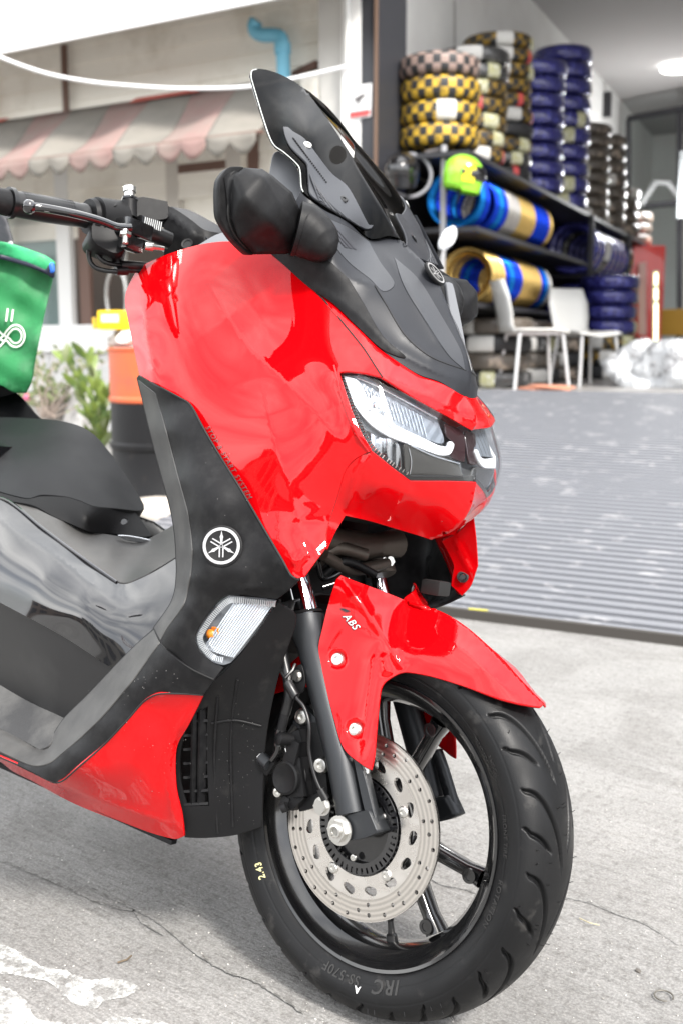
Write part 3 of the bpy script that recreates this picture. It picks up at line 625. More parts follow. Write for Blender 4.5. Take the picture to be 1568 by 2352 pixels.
# panel gaps and edges
def seam(nm, pts, f, r=.0011, lift=.0002, m='black', left=True):
    q = smooth_outline(pts, 6, False); o = tube(nm, [S(u, v, float(f([(u, v)])[0])+lift) for u, v in q], r, m, SC, 6)
    if left: twin(o)
    return o
seam('panel_gap', seamA, FIELDS['A'], .0010); seam('panel_gap', seamC, field(C_ctrl), .0011)
seam('panel_gap', [(u, v) for u, v in legred if v > 862], FIELDS['L'], .0013)
seam('panel_gap', [(370, 1478), (395, 1504), (440, 1537), (491, 1561)], FIELDS['L'], .0010)
seam('panel_gap', [(a[0], a[1]) for a in redtop[:-1]], FIELDS['R'], .0012)
seam('panel_gap', [(700, 480), (751, 500), (800, 522), (846, 552)], FIELDS['E'], .0006)
seam('panel_gap', [(860, 655), (884, 695), (930, 770), (990, 820), (1070, 850)], FIELDS['E'], .0006)
seam('rim_highlight', [(767, 839), (775, 870), (789, 924), (819, 999), (846, 1038)], FIELDS['A'], .0012, .0005, 'red')
# lower front corner of the left side cowl, seen from inside under the chin
panel('cowl_corner', [(1014, 1243, 1), (1050, 1225), (1086, 1188, 1), (1092, 1240), (1096, 1300, 1), (1080, 1345), (1060, 1368, 1), (1036, 1345, 1), (1039, 1320), (1042, 1300), (1030, 1272)], [(1014, 1243, -.125), (1086, 1188, -.125), (1096, 1300, -.165), (1060, 1368, -.170), (1036, 1345, -.160), (1030, 1272, -.140)], 'red', SC, mirror=False, g=7,
      folds=[([(1040, 1235), (1068, 1290), (1085, 1330)], .003, 8)])
gp_ = S(1062, 1325, -.1625); lathe('side_grommet', [(0, .0085), (.003, .0085), (.0035, .0055), (.002, .004), (.002, 0)], gp_, CB-gp_, 'rubber2', SC, 24)

sk = []
rs = random.Random(5)
def spot(f, u, v, r):
    c = S(u, v, float(f([(u, v)])[0])+.0012); q1 = S(u+4, v, float(f([(u+4, v)])[0])+.0012)-c; q2 = S(u, v-4, float(f([(u, v-4)])[0])+.0012)-c; q1 /= np.linalg.norm(q1); q2 /= np.linalg.norm(q2)
    sk.append(([c+r*(math.cos(t)*q1+math.sin(t)*q2) for t in np.linspace(0, 5.2, 6)], [(0, 1, 2, 3, 4, 5)]))
for i in range(34): spot(FIELDS['R'], rs.gauss(350, 50), rs.gauss(1740, 70), rs.choice([.0003, .0004, .0007])) if True else None
for i in range(50): spot(FIELDS['GP'], rs.uniform(495, 585), rs.uniform(1560, 1900), rs.choice([.0003, .0004]))
for i in range(30): spot(FIELDS['L2'], rs.uniform(200, 420), rs.uniform(1540, 1600), rs.choice([.0004, .0007]))
for i in range(14): spot(FIELDS['L'], rs.uniform(440, 620), rs.uniform(1000, 1340), .0004)
struct(merge('dust_specks', sk, mat('dried_dust', (.16, .155, .15), .9), SC, False), 'stuff')

# chrome lines and vertical flutes inside the lamp
for pts in ([(826, 868), (880, 892), (950, 930), (1008, 962)], [(862, 972), (880, 962), (905, 985), (945, 1022)], [(948, 1024), (1000, 1048), (1060, 1066)], [(944, 1030), (950, 1060), (946, 1092)]):
    tube('chrome_line', [S(u+8, v, float(fl([(u+8, v)])[0])-.001)+np.array([-.009, 0, 0]) for u, v in pts], .0010, 'reflector', hl, 6, True)
fl_ = []
for i in range(16):
    u = 852+i*9; a = (u, 880+i*4.6+6); b = (u+14, 930+i*5.0)
    fl_.append(tube_geo([S(*a, float(fl([a])[0]))+np.array([-.0145, 0, 0]), S(*b, float(fl([b])[0]))+np.array([-.0145, 0, 0])], .0007, 5))
merge('reflector_flutes', fl_, 'reflector', hl)
lathe('lamp_bulb', [(0, .012), (.002, .012), (.003, .009), (.001, .007), (.008, .004), (.009, 0)], S(885, 935, float(fl([(885, 935)])[0]))+np.array([-.015, 0, 0]), (.8, -.5, .1), 'reflector', hl, 24)
# ================================================================== FRONT WHEEL, FORK, FENDER
WC = np.array([0, 0, .242])
def ring_pt(r, a, y): return np.array([r*math.cos(a), y, .242+r*math.sin(a)])
prof = [(-.045, .181), (-.0475, .179), (-.0465, .175), (-.040, .1715), (-.033, .166), (-.026, .156), (-.016, .1505), (0, .149), (.016, .1505), (.026, .156), (.033, .166), (.040, .1715), (.0465, .175), (.0475, .179), (.045, .181), (.037, .177), (0, .162), (-.037, .177)]
FWH = lathe('front_wheel', prof, WC, (0, 1, 0), 'rim', SC, 144, 25, closed=True)
# tyre with cut tread grooves
nT, nP = 1440, 170
yy = np.linspace(-1, 1, nP); 
cp = np.array([(-.0385, .1775), (-.047, .181), (-.0525, .190), (-.0568, .202), (-.0572, .212), (-.0545, .2205), (-.048, .2285), (-.038, .2348), (-.025, .2392), (-.012, .2414), (0, .242), (.012, .2414), (.025, .2392), (.038, .2348), (.048, .2285), (.0545, .2205), (.0572, .212), (.0568, .202), (.0525, .190), (.047, .181), (.0385, .1775)])
arc = np.concatenate([[0], np.cumsum(np.hypot(*(cp[1:]-cp[:-1]).T))]); arc /= arc[-1]
sp_ = np.array([q for q in spline([np.array([a, b, 0]) for a, b in cp], 12)]); arc2 = np.concatenate([[0], np.cumsum(np.hypot(*(sp_[1:, :2]-sp_[:-1, :2]).T))]); arc2 /= arc2[-1]
tt = np.linspace(0, 1, nP); ty = np.interp(tt, arc2, sp_[:, 0]); tr = np.interp(tt, arc2, sp_[:, 1])
dy = np.gradient(ty); dr = np.gradient(tr); nl = np.hypot(dy, dr); ny, nr = -dr/nl, dy/nl
TH = np.linspace(0, 2*math.pi, nT, endpoint=False)[:, None]; Y = ty[None, :]; Rr = tr[None, :]
depth = np.zeros((nT, nP)); NG = 15
tread = (Rr > .2165)
tcoord = np.clip((.0558-np.abs(Y))/.0558, 0, 1)
for sd_ in (-1, 1):
    side = (Y*sd_ > 0)
    for i in range(NG):
        for kind in (0, 1):
            t0 = (i+.5*kind+(.25 if sd_ > 0 else 0))*2*math.pi/NG
            if kind == 0: off = -(.0+.50*tcoord**2.1)+.03*np.exp(-(tcoord/.05)**2); lim = (.03, .92); w = .0030
            else: off = -(.0+.30*tcoord**1.6)+.03*np.exp(-(tcoord/.05)**2); lim = (-.01, .52); w = .0030
            d = (TH-t0-off+math.pi) % (2*math.pi)-math.pi
            sl_ = .50*2.1*tcoord**1.1/.0558 if kind == 0 else .30*1.6*tcoord**.6/.0558
            dist = np.abs(d)*Rr/np.sqrt(1+(sl_*Rr)**2)
            taper = np.clip((lim[1]-tcoord)/.15, 0, 1)*np.clip((tcoord-lim[0])/.06, 0, 1)
            g_ = np.clip(1.35*(1-dist/(w*(.55+.6*taper))), 0, 1)*np.clip(taper*2.2, 0, 1)
            depth = np.maximum(depth, g_*.0060*side*tread)
# fine sidewall ridges
depth += .0006*((np.abs(Rr-.1935) < .0009) | (np.abs(Rr-.2135) < .0007))*(~tread)
RR = Rr-depth*nr[None, :]; YY = Y-depth*ny[None, :]+0*TH
V = np.stack([RR*np.cos(TH), YY, .242+RR*np.sin(TH)], -1).reshape(-1, 3)
idx = np.arange(nT*nP).reshape(nT, nP); nx = np.roll(idx, -1, 0)
Fq = np.stack([idx[:, :-1], nx[:, :-1], nx[:, 1:], idx[:, 1:]], -1).reshape(-1, 4)
me = bpy.data.meshes.new('tyre'); me.vertices.add(len(V)); me.vertices.foreach_set('co', V.ravel()); me.loops.add(Fq.size); me.polygons.add(len(Fq))
me.loops.foreach_set('vertex_index', Fq.ravel()); me.polygons.foreach_set('loop_start', np.arange(0, Fq.size, 4)); me.polygons.foreach_set('loop_total', np.full(len(Fq), 4)); me.update(calc_edges=True)
me.polygons.foreach_set('use_smooth', [True]*len(Fq)); me.flip_normals()
TY = link('tyre', me, 'rubber', FWH)
def side_text(txt, size, r0, a0, dirn=-1, th=.0010, bold=0.0, shear=0, m='rubber', y0=None, name='raised_lettering', flipout=True, space=1.1):
    """text bent round the right sidewall, tops pointing outward, reading clockwise seen from the right"""
    Vt, Ft = text_shape(txt, size, shear, 0, bold, space); W = []
    for x, y, z in Vt:
        r = r0+y; a = a0-dirn*x/r0
        yw = np.interp(r, tr[:nP//2], ty[:nP//2]); W.append(ring_pt(r, a, yw-th))
    if abs(th) < .0005: return mesh(name, W, Ft, m, TY, False)
    n = len(W); W2 = [w+np.array([0, th*1.2, 0]) for w in W]
    ed = {}
    for f in Ft:
        for a, b in zip(f, f[1:]+f[:1]): ed[(a, b)] = 1
    bd = [(a, b) for a, b in ed if (b, a) not in ed]
    return mesh(name, W+W2, list(Ft)+[(a, b, b+n, a+n) for a, b in bd], m, TY, False)
M['rubtext'] = mat('worn_rubber_lettering', (.022, .0215, .021), .6)
side_text('IRC', .022, .186, R_(-66), dirn=1, bold=.0004, shear=.2, m='rubtext', space=1.15)
side_text('SS-570F', .016, .187, R_(-84), dirn=1, m='rubtext')
side_text('ROTATION', .010, .189, R_(-4), dirn=1, m='rubtext', space=1.2)
side_text('FRONT TIRE', .008, .191, R_(18), dirn=1, m='rubtext')
side_text('3 NYLON', .0055, .196, R_(38), dirn=1, m='rubtext'); side_text('TREAD SIDEWALL', .0055, .189, R_(46), dirn=1, m='rubtext')
side_text('2.43', .012, .190, R_(-143), dirn=1, th=.0016, m=mat('yellow_chalk', (.62, .58, .30), .7), name='paint_mark')
side_text('07 0', .014, .192, R_(-168), dirn=1, th=.0016, m='white', name='paint_mark')
side_text('A', .012, .197, R_(-83), dirn=1, th=.0016, m='white', name='paint_mark')
hair = []
for i in range(90):
    a = random.uniform(-1.9, 1.3); y = random.choice([-1, 1])*random.choice([.054, .047, .03, .012, .0]); r = np.interp(abs(y), [0, .025, .038, .048, .0545], [.242, .2392, .2348, .2285, .2205]); p = ring_pt(r, a, y); hair.append(tube_geo([p, ring_pt(r+.0045, a+.01, y*1.06)], [.0005, .0003], 4))
struct(merge('rubber_hair', hair, 'rubber2', TY), 'stuff')
# hub and spokes
lathe('hub', [(-.052, .024), (-.050, .040), (-.020, .042), (-.012, .034), (.012, .034), (.02, .040), (.045, .040), (.047, .024)], WC, (0, 1, 0), 'rim', FWH, 48)
for c in (-32.5, 87.5, 207.5):
    for sg in (-1, 1):
        a = R_(c+sg*19.5); ai = R_(c+sg*8)
        p0, p1 = ring_pt(.030, ai, -.002), ring_pt(.1425, a, -.004); d = (p1-p0)/np.linalg.norm(p1-p0); t = np.cross(d, [0, 1, 0]); Vs = []
        for q, w, h in ((p0, .013, .018), (p0+(p1-p0)*.45, .0085, .015), (p0+(p1-p0)*.85, .0080, .0135), (p1+(p1-p0)*.05, .012, .016)):
            for k in range(10):
                e = 2*math.pi*k/10; cx, cy = math.cos(e), math.sin(e); Vs.append(q+t*w*np.sign(cx)*abs(cx)**.6+np.array([0, 1, 0])*h*np.sign(cy)*abs(cy)**.6)
        Fs = [(j*10+k, j*10+(k+1) % 10, (j+1)*10+(k+1) % 10, (j+1)*10+k) for j in range(3) for k in range(10)]
        sp = mesh('spoke', Vs, Fs, 'rim', FWH, True, 50)
        lathe('spoke_boss', [(-.023, .0095), (-.0245, .009), (-.0245, .0055), (-.018, .005), (-.018, 0)], ring_pt(.137, a, 0), (0, 1, 0), 'rim', sp, 20)
vb = ring_pt(.150, R_(-79), -.006)
vdir = ring_pt(.1, R_(-79), -.012)-vb
tube('valve_stem', [vb, vb+vdir*.15, vb+vdir*.2, vb+vdir*.5, vb+vdir*.52, vb+vdir*.62], [.0075, .007, .0045, .0038, .0046, .0046], 'rubber2', FWH, 16)
# brake disc
DY = -.0705
def onwheel(VF, y):  # XY -> XZ plane of the wheel
    V, F = VF; return [np.array([p[0], y+p[2], .242+p[1]]) for p in V], F
holes = []
for k in range(12):
    for j, (r, da) in enumerate([(.1085, 0), (.1015, 9), (.0945, 18), (.1065, 17.5)]):
        a = R_(k*30+da); holes.append(circle((r*math.cos(a), r*math.sin(a)), .0027, 10))
for k in range(15):
    a = R_(k*24+4); L = []
    for e in range(14):
        t = 2*math.pi*e/14; x = .0092*math.cos(t)*abs(math.cos(t))**-.3 if abs(math.cos(t)) > .02 else 0; y = (.0052+.0014*math.cos(t))*math.sin(t)
        ca, sa = math.cos(a+1.25), math.sin(a+1.25); L.append((.0785*math.cos(a)+x*ca-y*sa, .0785*math.sin(a)+x*sa+y*ca))
    holes.append(L)
BD = onwheel(curve_shape([circle((0, 0), .115, 120), circle((0, 0), .0615, 80)]+holes, .0038), DY)
disc = mesh('brake_disc', *BD, 'disc', FWH, False)
bpy.context.view_layer.update()
grooves = []
for r in np.linspace(.090, .1135, 9):
    grooves.append(r)
band = curve_shape([circle((0, 0), .1143, 120), circle((0, 0), .0885, 120)]+[h for h in holes if math.hypot(*h[0]) > .088], .0)
swm = mat('swept_steel', (.74, .70, .65), .28, metal=1); ring_brushing(swm); mesh('swept_band', *onwheel(band, DY-.0021), swm, disc, False)
rg = [circle((0, 0), .0595, 100), circle((0, 0), .0455, 60)]
for k in range(44):
    a = 2*math.pi*k/44; ca, sa = math.cos(a), math.sin(a); rg.append([((.0545+x)*ca-y*sa, (.0545+x)*sa+y*ca) for x, y in [(-.0035, -.0013), (.0035, -.0015), (.0035, .0015), (-.0035, .0013)]])
mesh('abs_ring', *onwheel(curve_shape(rg, .0022), DY-.0045), 'gloss', FWH, False)
lathe('disc_carrier', [(DY+.004, .047), (DY+.004, .075), (DY+.012, .072), (-.048, .045)], WC, (0, 1, 0), 'rim', FWH, 60)
for k in range(5):
    bolt('disc_bolt', ring_pt(.0685, R_(k*72-44), DY-.002), (0, -1, 0), .0072, FWH, h=.003)
for k in range(3): bolt('ring_bolt', ring_pt(.040, R_(k*120+30), DY-.004), (0, -1, 0), .0048, FWH, h=.003)
# ---- fork
def FS(u, v, s=.09): return S(u, v, s)
legp = [FS(704, 1412), FS(705, 1425), FS(712, 1462), FS(716, 1490), FS(750, 1620), FS(784, 1749), FS(808, 1868)]
for nm, pts, rad, m_, n in [('fork_leg', legp, [.0225, .0232, .0232, .0185, .0182, .0190, .0195], 'fork', 24), ('fork_tube', [FS(706, 1420), FS(660, 1230)], [.0165, .0165], 'chrome', 28), ('fork_seal', [FS(703, 1405), FS(704, 1412)], [.0205, .0225], 'rubber2', 28)]:
    o = tube(nm, pts, rad, m_, SC, n); twin(o)
lug = [(783, 1880, 1), (800, 1872), (845, 1862, 1), (866, 1912, 1), (838, 1924), (805, 1930), (782, 1926), (768, 1908), (770, 1890)]
panel('fork_lug', lug, [(783, 1876, .102), (845, 1862, .102), (866, 1912, .102), (800, 1930, .102), (768, 1908, .102)], 'fork', SC, th=.028, g=8)
panel('fork_flange', [(812, 1745, 1), (824, 1744, 1), (838, 1790), (868, 1910, 1), (852, 1918, 1), (832, 1840)], [(812, 1745, .096), (824, 1744, .096), (868, 1910, .098), (852, 1918, .100)], 'fork', SC, th=.014, g=8)
bx = bolt('axle_nut', S(781, 1908, .105), (0, -1, 0), .0145, SC, 'steel', False, h=.006)
lathe('axle_end', [(0, .0082), (.012, .0082), (.0125, .006), (.009, .005), (.009, 0)], S(781, 1908, .105), (0, -1, 0), 'steel', SC, 24)
bolt('clamp_bolt', S(837, 1771, .088), (.5, -1, .2), .0065, SC)
# triple clamp behind the chin
ca = S(700, 1215, .105); tube('steering_clamp', [ca, ca*np.array([1, .6, 1])+np.array([-.006, 0, -.008]), ca*np.array([1, 0, 1])+np.array([-.012, 0, -.014]), ca*np.array([1, -.6, 1])+np.array([-.006, 0, -.008]), ca*np.array([1, -1, 1])], [.022, .017, .024, .017, .022], 'cast', SC, 16, True)
tube('clamp_web', [ca*np.array([1, .7, 1])+np.array([.012, 0, -.03]), ca*np.array([1, 0, 1])+np.array([.006, 0, -.045]), ca*np.array([1, -.7, 1])+np.array([.012, 0, -.03])], [.007, .010, .007], 'cast', SC, 12, True)
for s_ in (1, -1):
    a, b = S(694, 1300, .09), S(668, 1195, .09); a[1] *= s_; b[1] *= s_
    lathe('clamp_socket', [(-.002, .0205), (0, .022), (.055, .022), (.058, .019)], a, b-a, 'cast', SC, 30)
    bolt('clamp_bolt', (a+(b-a)*.30)+np.array([.021, -.006, .003]), (.85, -.4, .1), .0075, SC, 'steel', False, h=.006)
    bolt('clamp_bolt', (a+(b-a)*.68)+np.array([.021, -.006, .003]), (.85, -.4, .1), .0075, SC, 'steel', False, h=.006)
for pts, r, m_ in [([(735, 1330, .05), (790, 1290, .03), (860, 1320, -.02)], .006, 'plastic_dark'), ([(720, 1300, .06), (770, 1260, .04), (840, 1275, 0)], .009, 'cast'), ([(740, 1350, .06), (800, 1330, .03)], .0045, 'rim'), ([(730, 1290, .07), (745, 1330, .05), (800, 1300, .01)], .004, 'rim')]:
    tube('frame_rod', [S(u, v, s) for u, v, s in pts], r, m_, SC, 12, True)
box('radiator_shroud', (-.215, 0, .545), (.03, .26, .20), 'black', SC)
box('horn_bracket', S(1000, 1350, -.07), (.03, .03, .02), 'black', SC, bev=.004)
# ---- fender
F_c = [(783, 1324, .086), (755, 1386, .091), (738, 1440, .096), (732, 1495, .099), (746, 1566, .101), (768, 1654, .103), (790, 1720, .103), (832, 1757, .101), (852, 1768, .099), (858, 1738, .096), (865, 1659, .090), (873, 1588, .083), (882, 1568, .080), (904, 1553, .075), (926, 1544, .072),
       (997, 1555, .068), (1063, 1575, .062), (1146, 1604, .048), (1199, 1617, .030), (1240, 1620, .006), (1248, 1615, 0), (1222, 1590, 0), (1178, 1543, 0), (1118, 1482, 0), (1070, 1440, 0), (1010, 1404, 0), (930, 1380, 0), (878, 1360, .033), (821, 1338, .066),
       (860, 1420, .062), (905, 1470, .056), (960, 1500, .060), (1040, 1500, .046), (1100, 1540, .044), (930, 1430, .026), (1000, 1450, .028)]
F_f = [([(784, 1326), (845, 1410), (904, 1502), (924, 1540)], .012, 22), ([(826, 1755), (843, 1636), (858, 1520), (870, 1470)], .0045, 14), ([(880, 1500), (890, 1555)], .004, 9), ([(905, 1400), (990, 1440), (1080, 1510), (1180, 1600)], .004, 26)]
fF0 = field(F_c, F_f)
def fF(Q):
    Q = np.atleast_2d(Q); s = fF0(Q)
    for (u, v) in ((776, 1515), (816, 1676)): s = s-.0055*np.exp(-(np.hypot(Q[:, 0]-u+1, Q[:, 1]-v)/17.)**6)
    return s
F_out = [(783, 1322, 1), (821, 1337), (878, 1358), (930, 1379, 1), (1010, 1404), (1070, 1440), (1118, 1482), (1178, 1543), (1222, 1590), (1248, 1615, 1), (1240, 1623), (1199, 1617), (1146, 1604), (1063, 1575), (997, 1555), (953, 1546), (926, 1544), (904, 1553), (882, 1568), (873, 1588), (865, 1659), (858, 1738), (852, 1768, 1), (832, 1757), (790, 1720), (768, 1654), (746, 1566), (732, 1492), (742, 1439), (755, 1386), (772, 1333)]
circ_lines = [[(776+17*math.cos(t), 1515+17*math.sin(t)) for t in np.linspace(0, 6.1, 20)], [(816+17*math.cos(t), 1676+17*math.sin(t)) for t in np.linspace(0, 6.1, 20)]]
FD = panel('front_fender', F_out, fF, 'red', SC, join=True, g=5.5, th=.0028, folds=(), lines=[f[0] for f in F_f]+circ_lines)
for (u, v) in ((776, 1515), (816, 1676)):
    a = S(u, v, float(fF([(u, v)])[0])+.0005); x1 = S(u+10, v, float(fF0([(u+10, v)])[0])); x2 = S(u, v-10, float(fF0([(u, v-10)])[0])); x0 = S(u, v, float(fF0([(u, v)])[0])); n_ = np.cross(x1-x0, x2-x0); n_ /= np.linalg.norm(n_); n_ *= np.sign(n_ @ (CB-x0))
    twin(bolt('fender_bolt', a, n_, .0092, FD, h=.0045))
panel('rear_mudguard', [(597, 1599, 1), (640, 1550), (690, 1505), (700, 1505), (712, 1575, 1), (680, 1582), (640, 1590)], [(597, 1599, .055), (640, 1550, .062), (690, 1505, .07), (712, 1575, .072), (640, 1590, .065)], 'red', SC, g=8)
dt = text_shape('ABS', 1.0, .35, bold=.045, space=1.12); decal('lettering', dt, (786, 1416), (48, 56), 23, fF, 'darkprint', FD, .0012)
dt = text_shape('ABS', 1.0, .35, bold=.0, space=1.12); decal('lettering', dt, (786, 1416), (48, 56), 23, fF, 'white', FD, .0019)
decal('lettering', ([(0, 0, 0), (16, 6, 0), (22, 16, 0), (6, 8, 0)], [(0, 1, 2, 3)]), (779, 1398), (48, 56), 1.0, fF, 'darkprint', FD, .0012)
# ---- caliper, hoses
CP = lathe('brake_caliper', [(-.030, .024), (.0, .025), (.004, .0215), (.012, .0210), (.0135, .0185), (.0125, .017), (.0125, 0)], S(668, 1786, .103), (0, -1, 0), 'plastic_dark', SC, 40)
def cbox(a, b, w, h, m_='plastic_dark', nm='caliper_arm', bev=.003): return beam(nm, S(*a), S(*b), w, h, m_, CP, up=(0, 1, 0), bev=bev)
cbox((690, 1700, .10), (672, 1775, .10), .020, .028); cbox((700, 1690, .10), (660, 1706, .10), .018, .018); cbox((630, 1765, .10), (606, 1744, .105), .022, .02)
cbox((690, 1740, .095), (700, 1830, .095), .022, .03); cbox((665, 1830, .10), (655, 1858, .102), .014, .016); cbox((700, 1820, .095), (668, 1850, .098), .018, .018)
cbox((720, 1660, .085), (735, 1845, .085), .036, .012, 'plastic_dark', 'caliper_bracket', .002); cbox((690, 1640, .083), (735, 1690, .083), .03, .010, 'fork', 'caliper_bracket', .002)
cbox((745, 1835, .093), (690, 1850, .09), .016, .010, 'plastic_dark', 'caliper_bracket', .002)
for (u, v, s_, r, k) in [(695, 1647, .092, .0105, True), (739, 1758, .094, .0105, True), (741, 1852, .100, .0095, False), (641, 1820, .108, .007, True)]:
    bolt('caliper_bolt', S(u, v, s_), (.15, -1, 0), r, CP, 'steel', k, h=.006)
tube('bleed_nipple', [S(668, 1745, .108), S(660, 1722, .108), S(656, 1702, .108)], [.006, .0045, .006], 'rubber2', CP, 14)
tube('nipple_nut', [S(664, 1727, .108), S(661, 1719, .108)], [.0062, .0062], 'steel', CP, 6)
tube('slide_pin', [S(658, 1853, .112), S(646, 1858, .115)], [.0065, .006], 'plastic', CP, 16)
lathe('pin_boot', [(0, .008), (.02, .008), (.022, .0045)], S(669, 1700, .108), (-.3, -1, .05), 'plastic_dark', CP, 20)
tube('banjo_bolt', [S(618, 1757, .112), S(600, 1741, .112)], [.0085, .0085], 'fork', CP, 16); tube('banjo_bolt', [S(601, 1742, .112), S(597, 1738, .112)], [.0065, .0065], 'steel', CP, 6)
tube('brake_hose', [S(640, 1380, .10), S(648, 1440, .105), S(650, 1500, .112), S(661, 1557, .115), S(664, 1600, .115), S(655, 1640, .115)], .0068, 'rubber2', SC, 16, True)
tube('brake_hose', [S(655, 1638, .115), S(645, 1680, .115)], .0062, 'plastic', SC, 16)
tube('hose_ferrule', [S(646, 1676, .115), S(643, 1690, .115), S(642, 1692, .115), S(640, 1714, .115)], [.0072, .0072, .0064, .0068], 'rim', SC, 16)
tube('hose_end', [S(639, 1712, .115), S(636, 1728, .114), S(624, 1746, .113)], .0038, 'rim', SC, 12, True)
tube('sensor_cable', [S(640, 1530, .118), S(662, 1572, .122), S(680, 1602, .122), S(698, 1625, .12), S(710, 1667, .12), S(710, 1723, .118), S(719, 1770, .115), S(732, 1806, .112), S(748, 1834, .108)], .0024, 'rubber2', SC, 12, True)
tube('cable_sleeve', [S(661, 1569, .122), S(679, 1600, .122), S(681, 1602, .122)], [.0066, .0060, .005], 'rubber2', SC, 14)
tube('sensor_plug', [S(735, 1812, .112), S(748, 1836, .107)], [.0048, .0058], 'rubber2', SC, 14)
cl = panel('cable_clamp', [(678, 1535, 1), (690, 1527), (697, 1545), (699, 1570), (692, 1590), (680, 1592), (672, 1580, 1), (668, 1560)], [(678, 1535, .11), (697, 1545, .108), (680, 1592, .11), (699, 1570, .108)], 'plastic_dark', SC, th=.003, g=6, mirror=False)
bolt('clamp_screw', S(684, 1553, .111), (-.1, -1, 0), .0062, cl, 'steel', False, h=.004)
tube('cable_hook', [S(655, 1558, .125), S(672, 1540, .118), S(678, 1526, .112)], .0022, 'rubber2', cl, 8)

# ================================================================== HANDLEBAR, MIRRORS
hb = tube('handlebar', [S(25, 466, .37), S(205, 497, .255), S(330, 520, .17), S(430, 600, .07), S(430, 600, -.07)], .0115, 'rim', SC, 16)
bs = S(25, 466, .37); be = S(205, 497, .255); bd_ = (be-bs)/np.linalg.norm(be-bs)
pp = []; L_ = np.linalg.norm(be-bs)
gprof = [(-.004, .012), (-.004, .0205), (.002, .0205), (.003, .0165), (.012, .0172), (.05, .0178), (.09, .0170), (L_*.88, .0162), (L_*.9, .0170), (L_*.95, .0168), (L_*.96, .0155)]
gripo = lathe('grip', gprof, bs, bd_, 'rubber2', SC, 36)
kn = []
for i in range(18):
    a = bs+bd_*(.014+i*.0042); x_, y_, _ = frame_of(bd_); 
    for k in range(5): e = 1.2+k*.35; kn.append(tube_geo([a+.0172*(math.cos(e)*x_+math.sin(e)*y_), a+.0172*(math.cos(e+.2)*x_+math.sin(e+.2)*y_)+bd_*.002], .0007, 4))
struct(merge('grip_ribs', kn, 'rubber2', gripo), 'stuff')
lathe('bar_end', [(-.030, .0), (-.030, .013), (-.027, .0165), (-.006, .0175), (-.003, .015)], bs, bd_, 'plastic', SC, 32)
lathe('grip_flange', [(L_*.985, .012), (L_*.985, .024), (L_+.004, .0262), (L_+.008, .024)], bs, bd_, 'plastic', SC, 36)
sw = lathe('switch_housing', [(L_+.008, .020), (L_+.010, .0285), (L_+.05, .0300), (L_+.055, .026)], bs, bd_, 'plastic', SC, 28)
panel('switch_lower', [(211, 520, 1), (212, 545), (222, 560), (262, 580), (282, 575), (290, 560), (288, 500, 1), (240, 470)], [(211, 520, .262), (290, 540, .222), (250, 575, .24), (240, 480, .24)], 'plastic_dark', SC, th=.045, g=8, mirror=False)
lathe('throttle_screw', [(0, .0045), (.001, .0045), (.001, .0)], S(262, 471, .235), (.2, -.6, .6), 'black', sw, 16)
tube('brake_lever', [S(72, 474, .365), S(100, 477, .352), S(150, 486, .325), S(198, 497, .296), S(235, 508, .272), S(268, 520, .250), S(300, 522, .230)], .0056, 'gloss', SC, 14, True)
lathe('lever_ball', [(-.0095, 0), (-.008, .005), (-.004, .0085), (0, .0095), (.004, .0085), (.008, .005), (.0095, 0)], S(67, 474, .367), (1, 0, 0), 'gloss', SC, 24, 60)
beam('lever_clamp', S(275, 515, .235), S(335, 540, .19), .034, .022, 'rim', SC, bev=.003)
beam('lever_clamp', S(318, 500, .19), S(322, 570, .19), .010, .020, 'rim', SC, bev=.002)
tube('mirror_post', [S(298, 500, .205), S(298, 456, .205)], .0105, 'plastic', SC, 20)
tube('post_bolt', [S(298, 457, .205), S(298, 442, .205), S(298, 441, .205), S(298, 430, .205)], [.0075, .0075, .0092, .0092], 'steel', SC, 20)
tube('post_nut', [S(298, 460, .205), S(298, 455, .205)], .0125, 'rim', SC, 6)
mcb = panel('brake_reservoir', [(306, 462, 1), (311, 455, 1), (330, 452), (384, 462, 1), (386, 474, 1), (384, 500), (330, 506, 1), (318, 508, 1), (309, 480)], [(306, 462, .19), (384, 462, .145), (386, 500, .145), (318, 508, .185)], 'plastic', SC, th=.05, g=8, mirror=False)
for u, v in ((345, 556), (348, 550)): pass
tube('clutch_boot', [S(330, 527, .19), S(389, 552, .15)], .0125, 'rubber2', SC, 16)
sp = []
for i in range(9): p = S(332+i*4.6, 519+i*1.4, .203-i*.003); sp.append(tube_geo([p, p+np.array([.0, .0, .013])], .0011, 6))
merge('return_spring', sp, 'steel', SC)
tube('cable_adjuster', [S(333, 564, .20), S(352, 567, .19), S(353, 567, .19), S(376, 570, .175)], [.0058, .0058, .0038, .0030], 'steel', SC, 14)
tube('lever_pivot', [S(288, 527, .245), S(288, 558, .245)], .0042, 'steel', SC, 14)
tube('pivot_nut', [S(288, 534, .245), S(288, 541, .245)], .0085, 'steel', SC, 6)
box('brake_switch', S(300, 560, .22), (.02, .03, .018), 'rim', SC, bev=.002)
hc = panel('handlebar_cover', [(323, 479, 1), (334, 457, 1), (395, 476), (440, 505), (470, 527), (512, 536, 1), (540, 560), (520, 600), (372, 610, 1), (380, 565), (391, 535, 1), (350, 500)], [(323, 479, .165), (334, 457, .158), (395, 476, .135), (470, 527, .115), (512, 536, .100), (520, 600, .09), (372, 610, .12), (391, 535, .14), (440, 545, .132)], 'plastic', SC, th=.02, g=8,
           folds=[([(325, 478), (350, 472), (400, 500), (470, 552)], .006, 12)])
lathe('cover_screw', [(-.001, .0085), (.001, .0085), (.0, .006), (-.003, .005), (-.003, 0)], S(430, 559, .1405), (.3, -.8, .3), 'black', hc, 24)
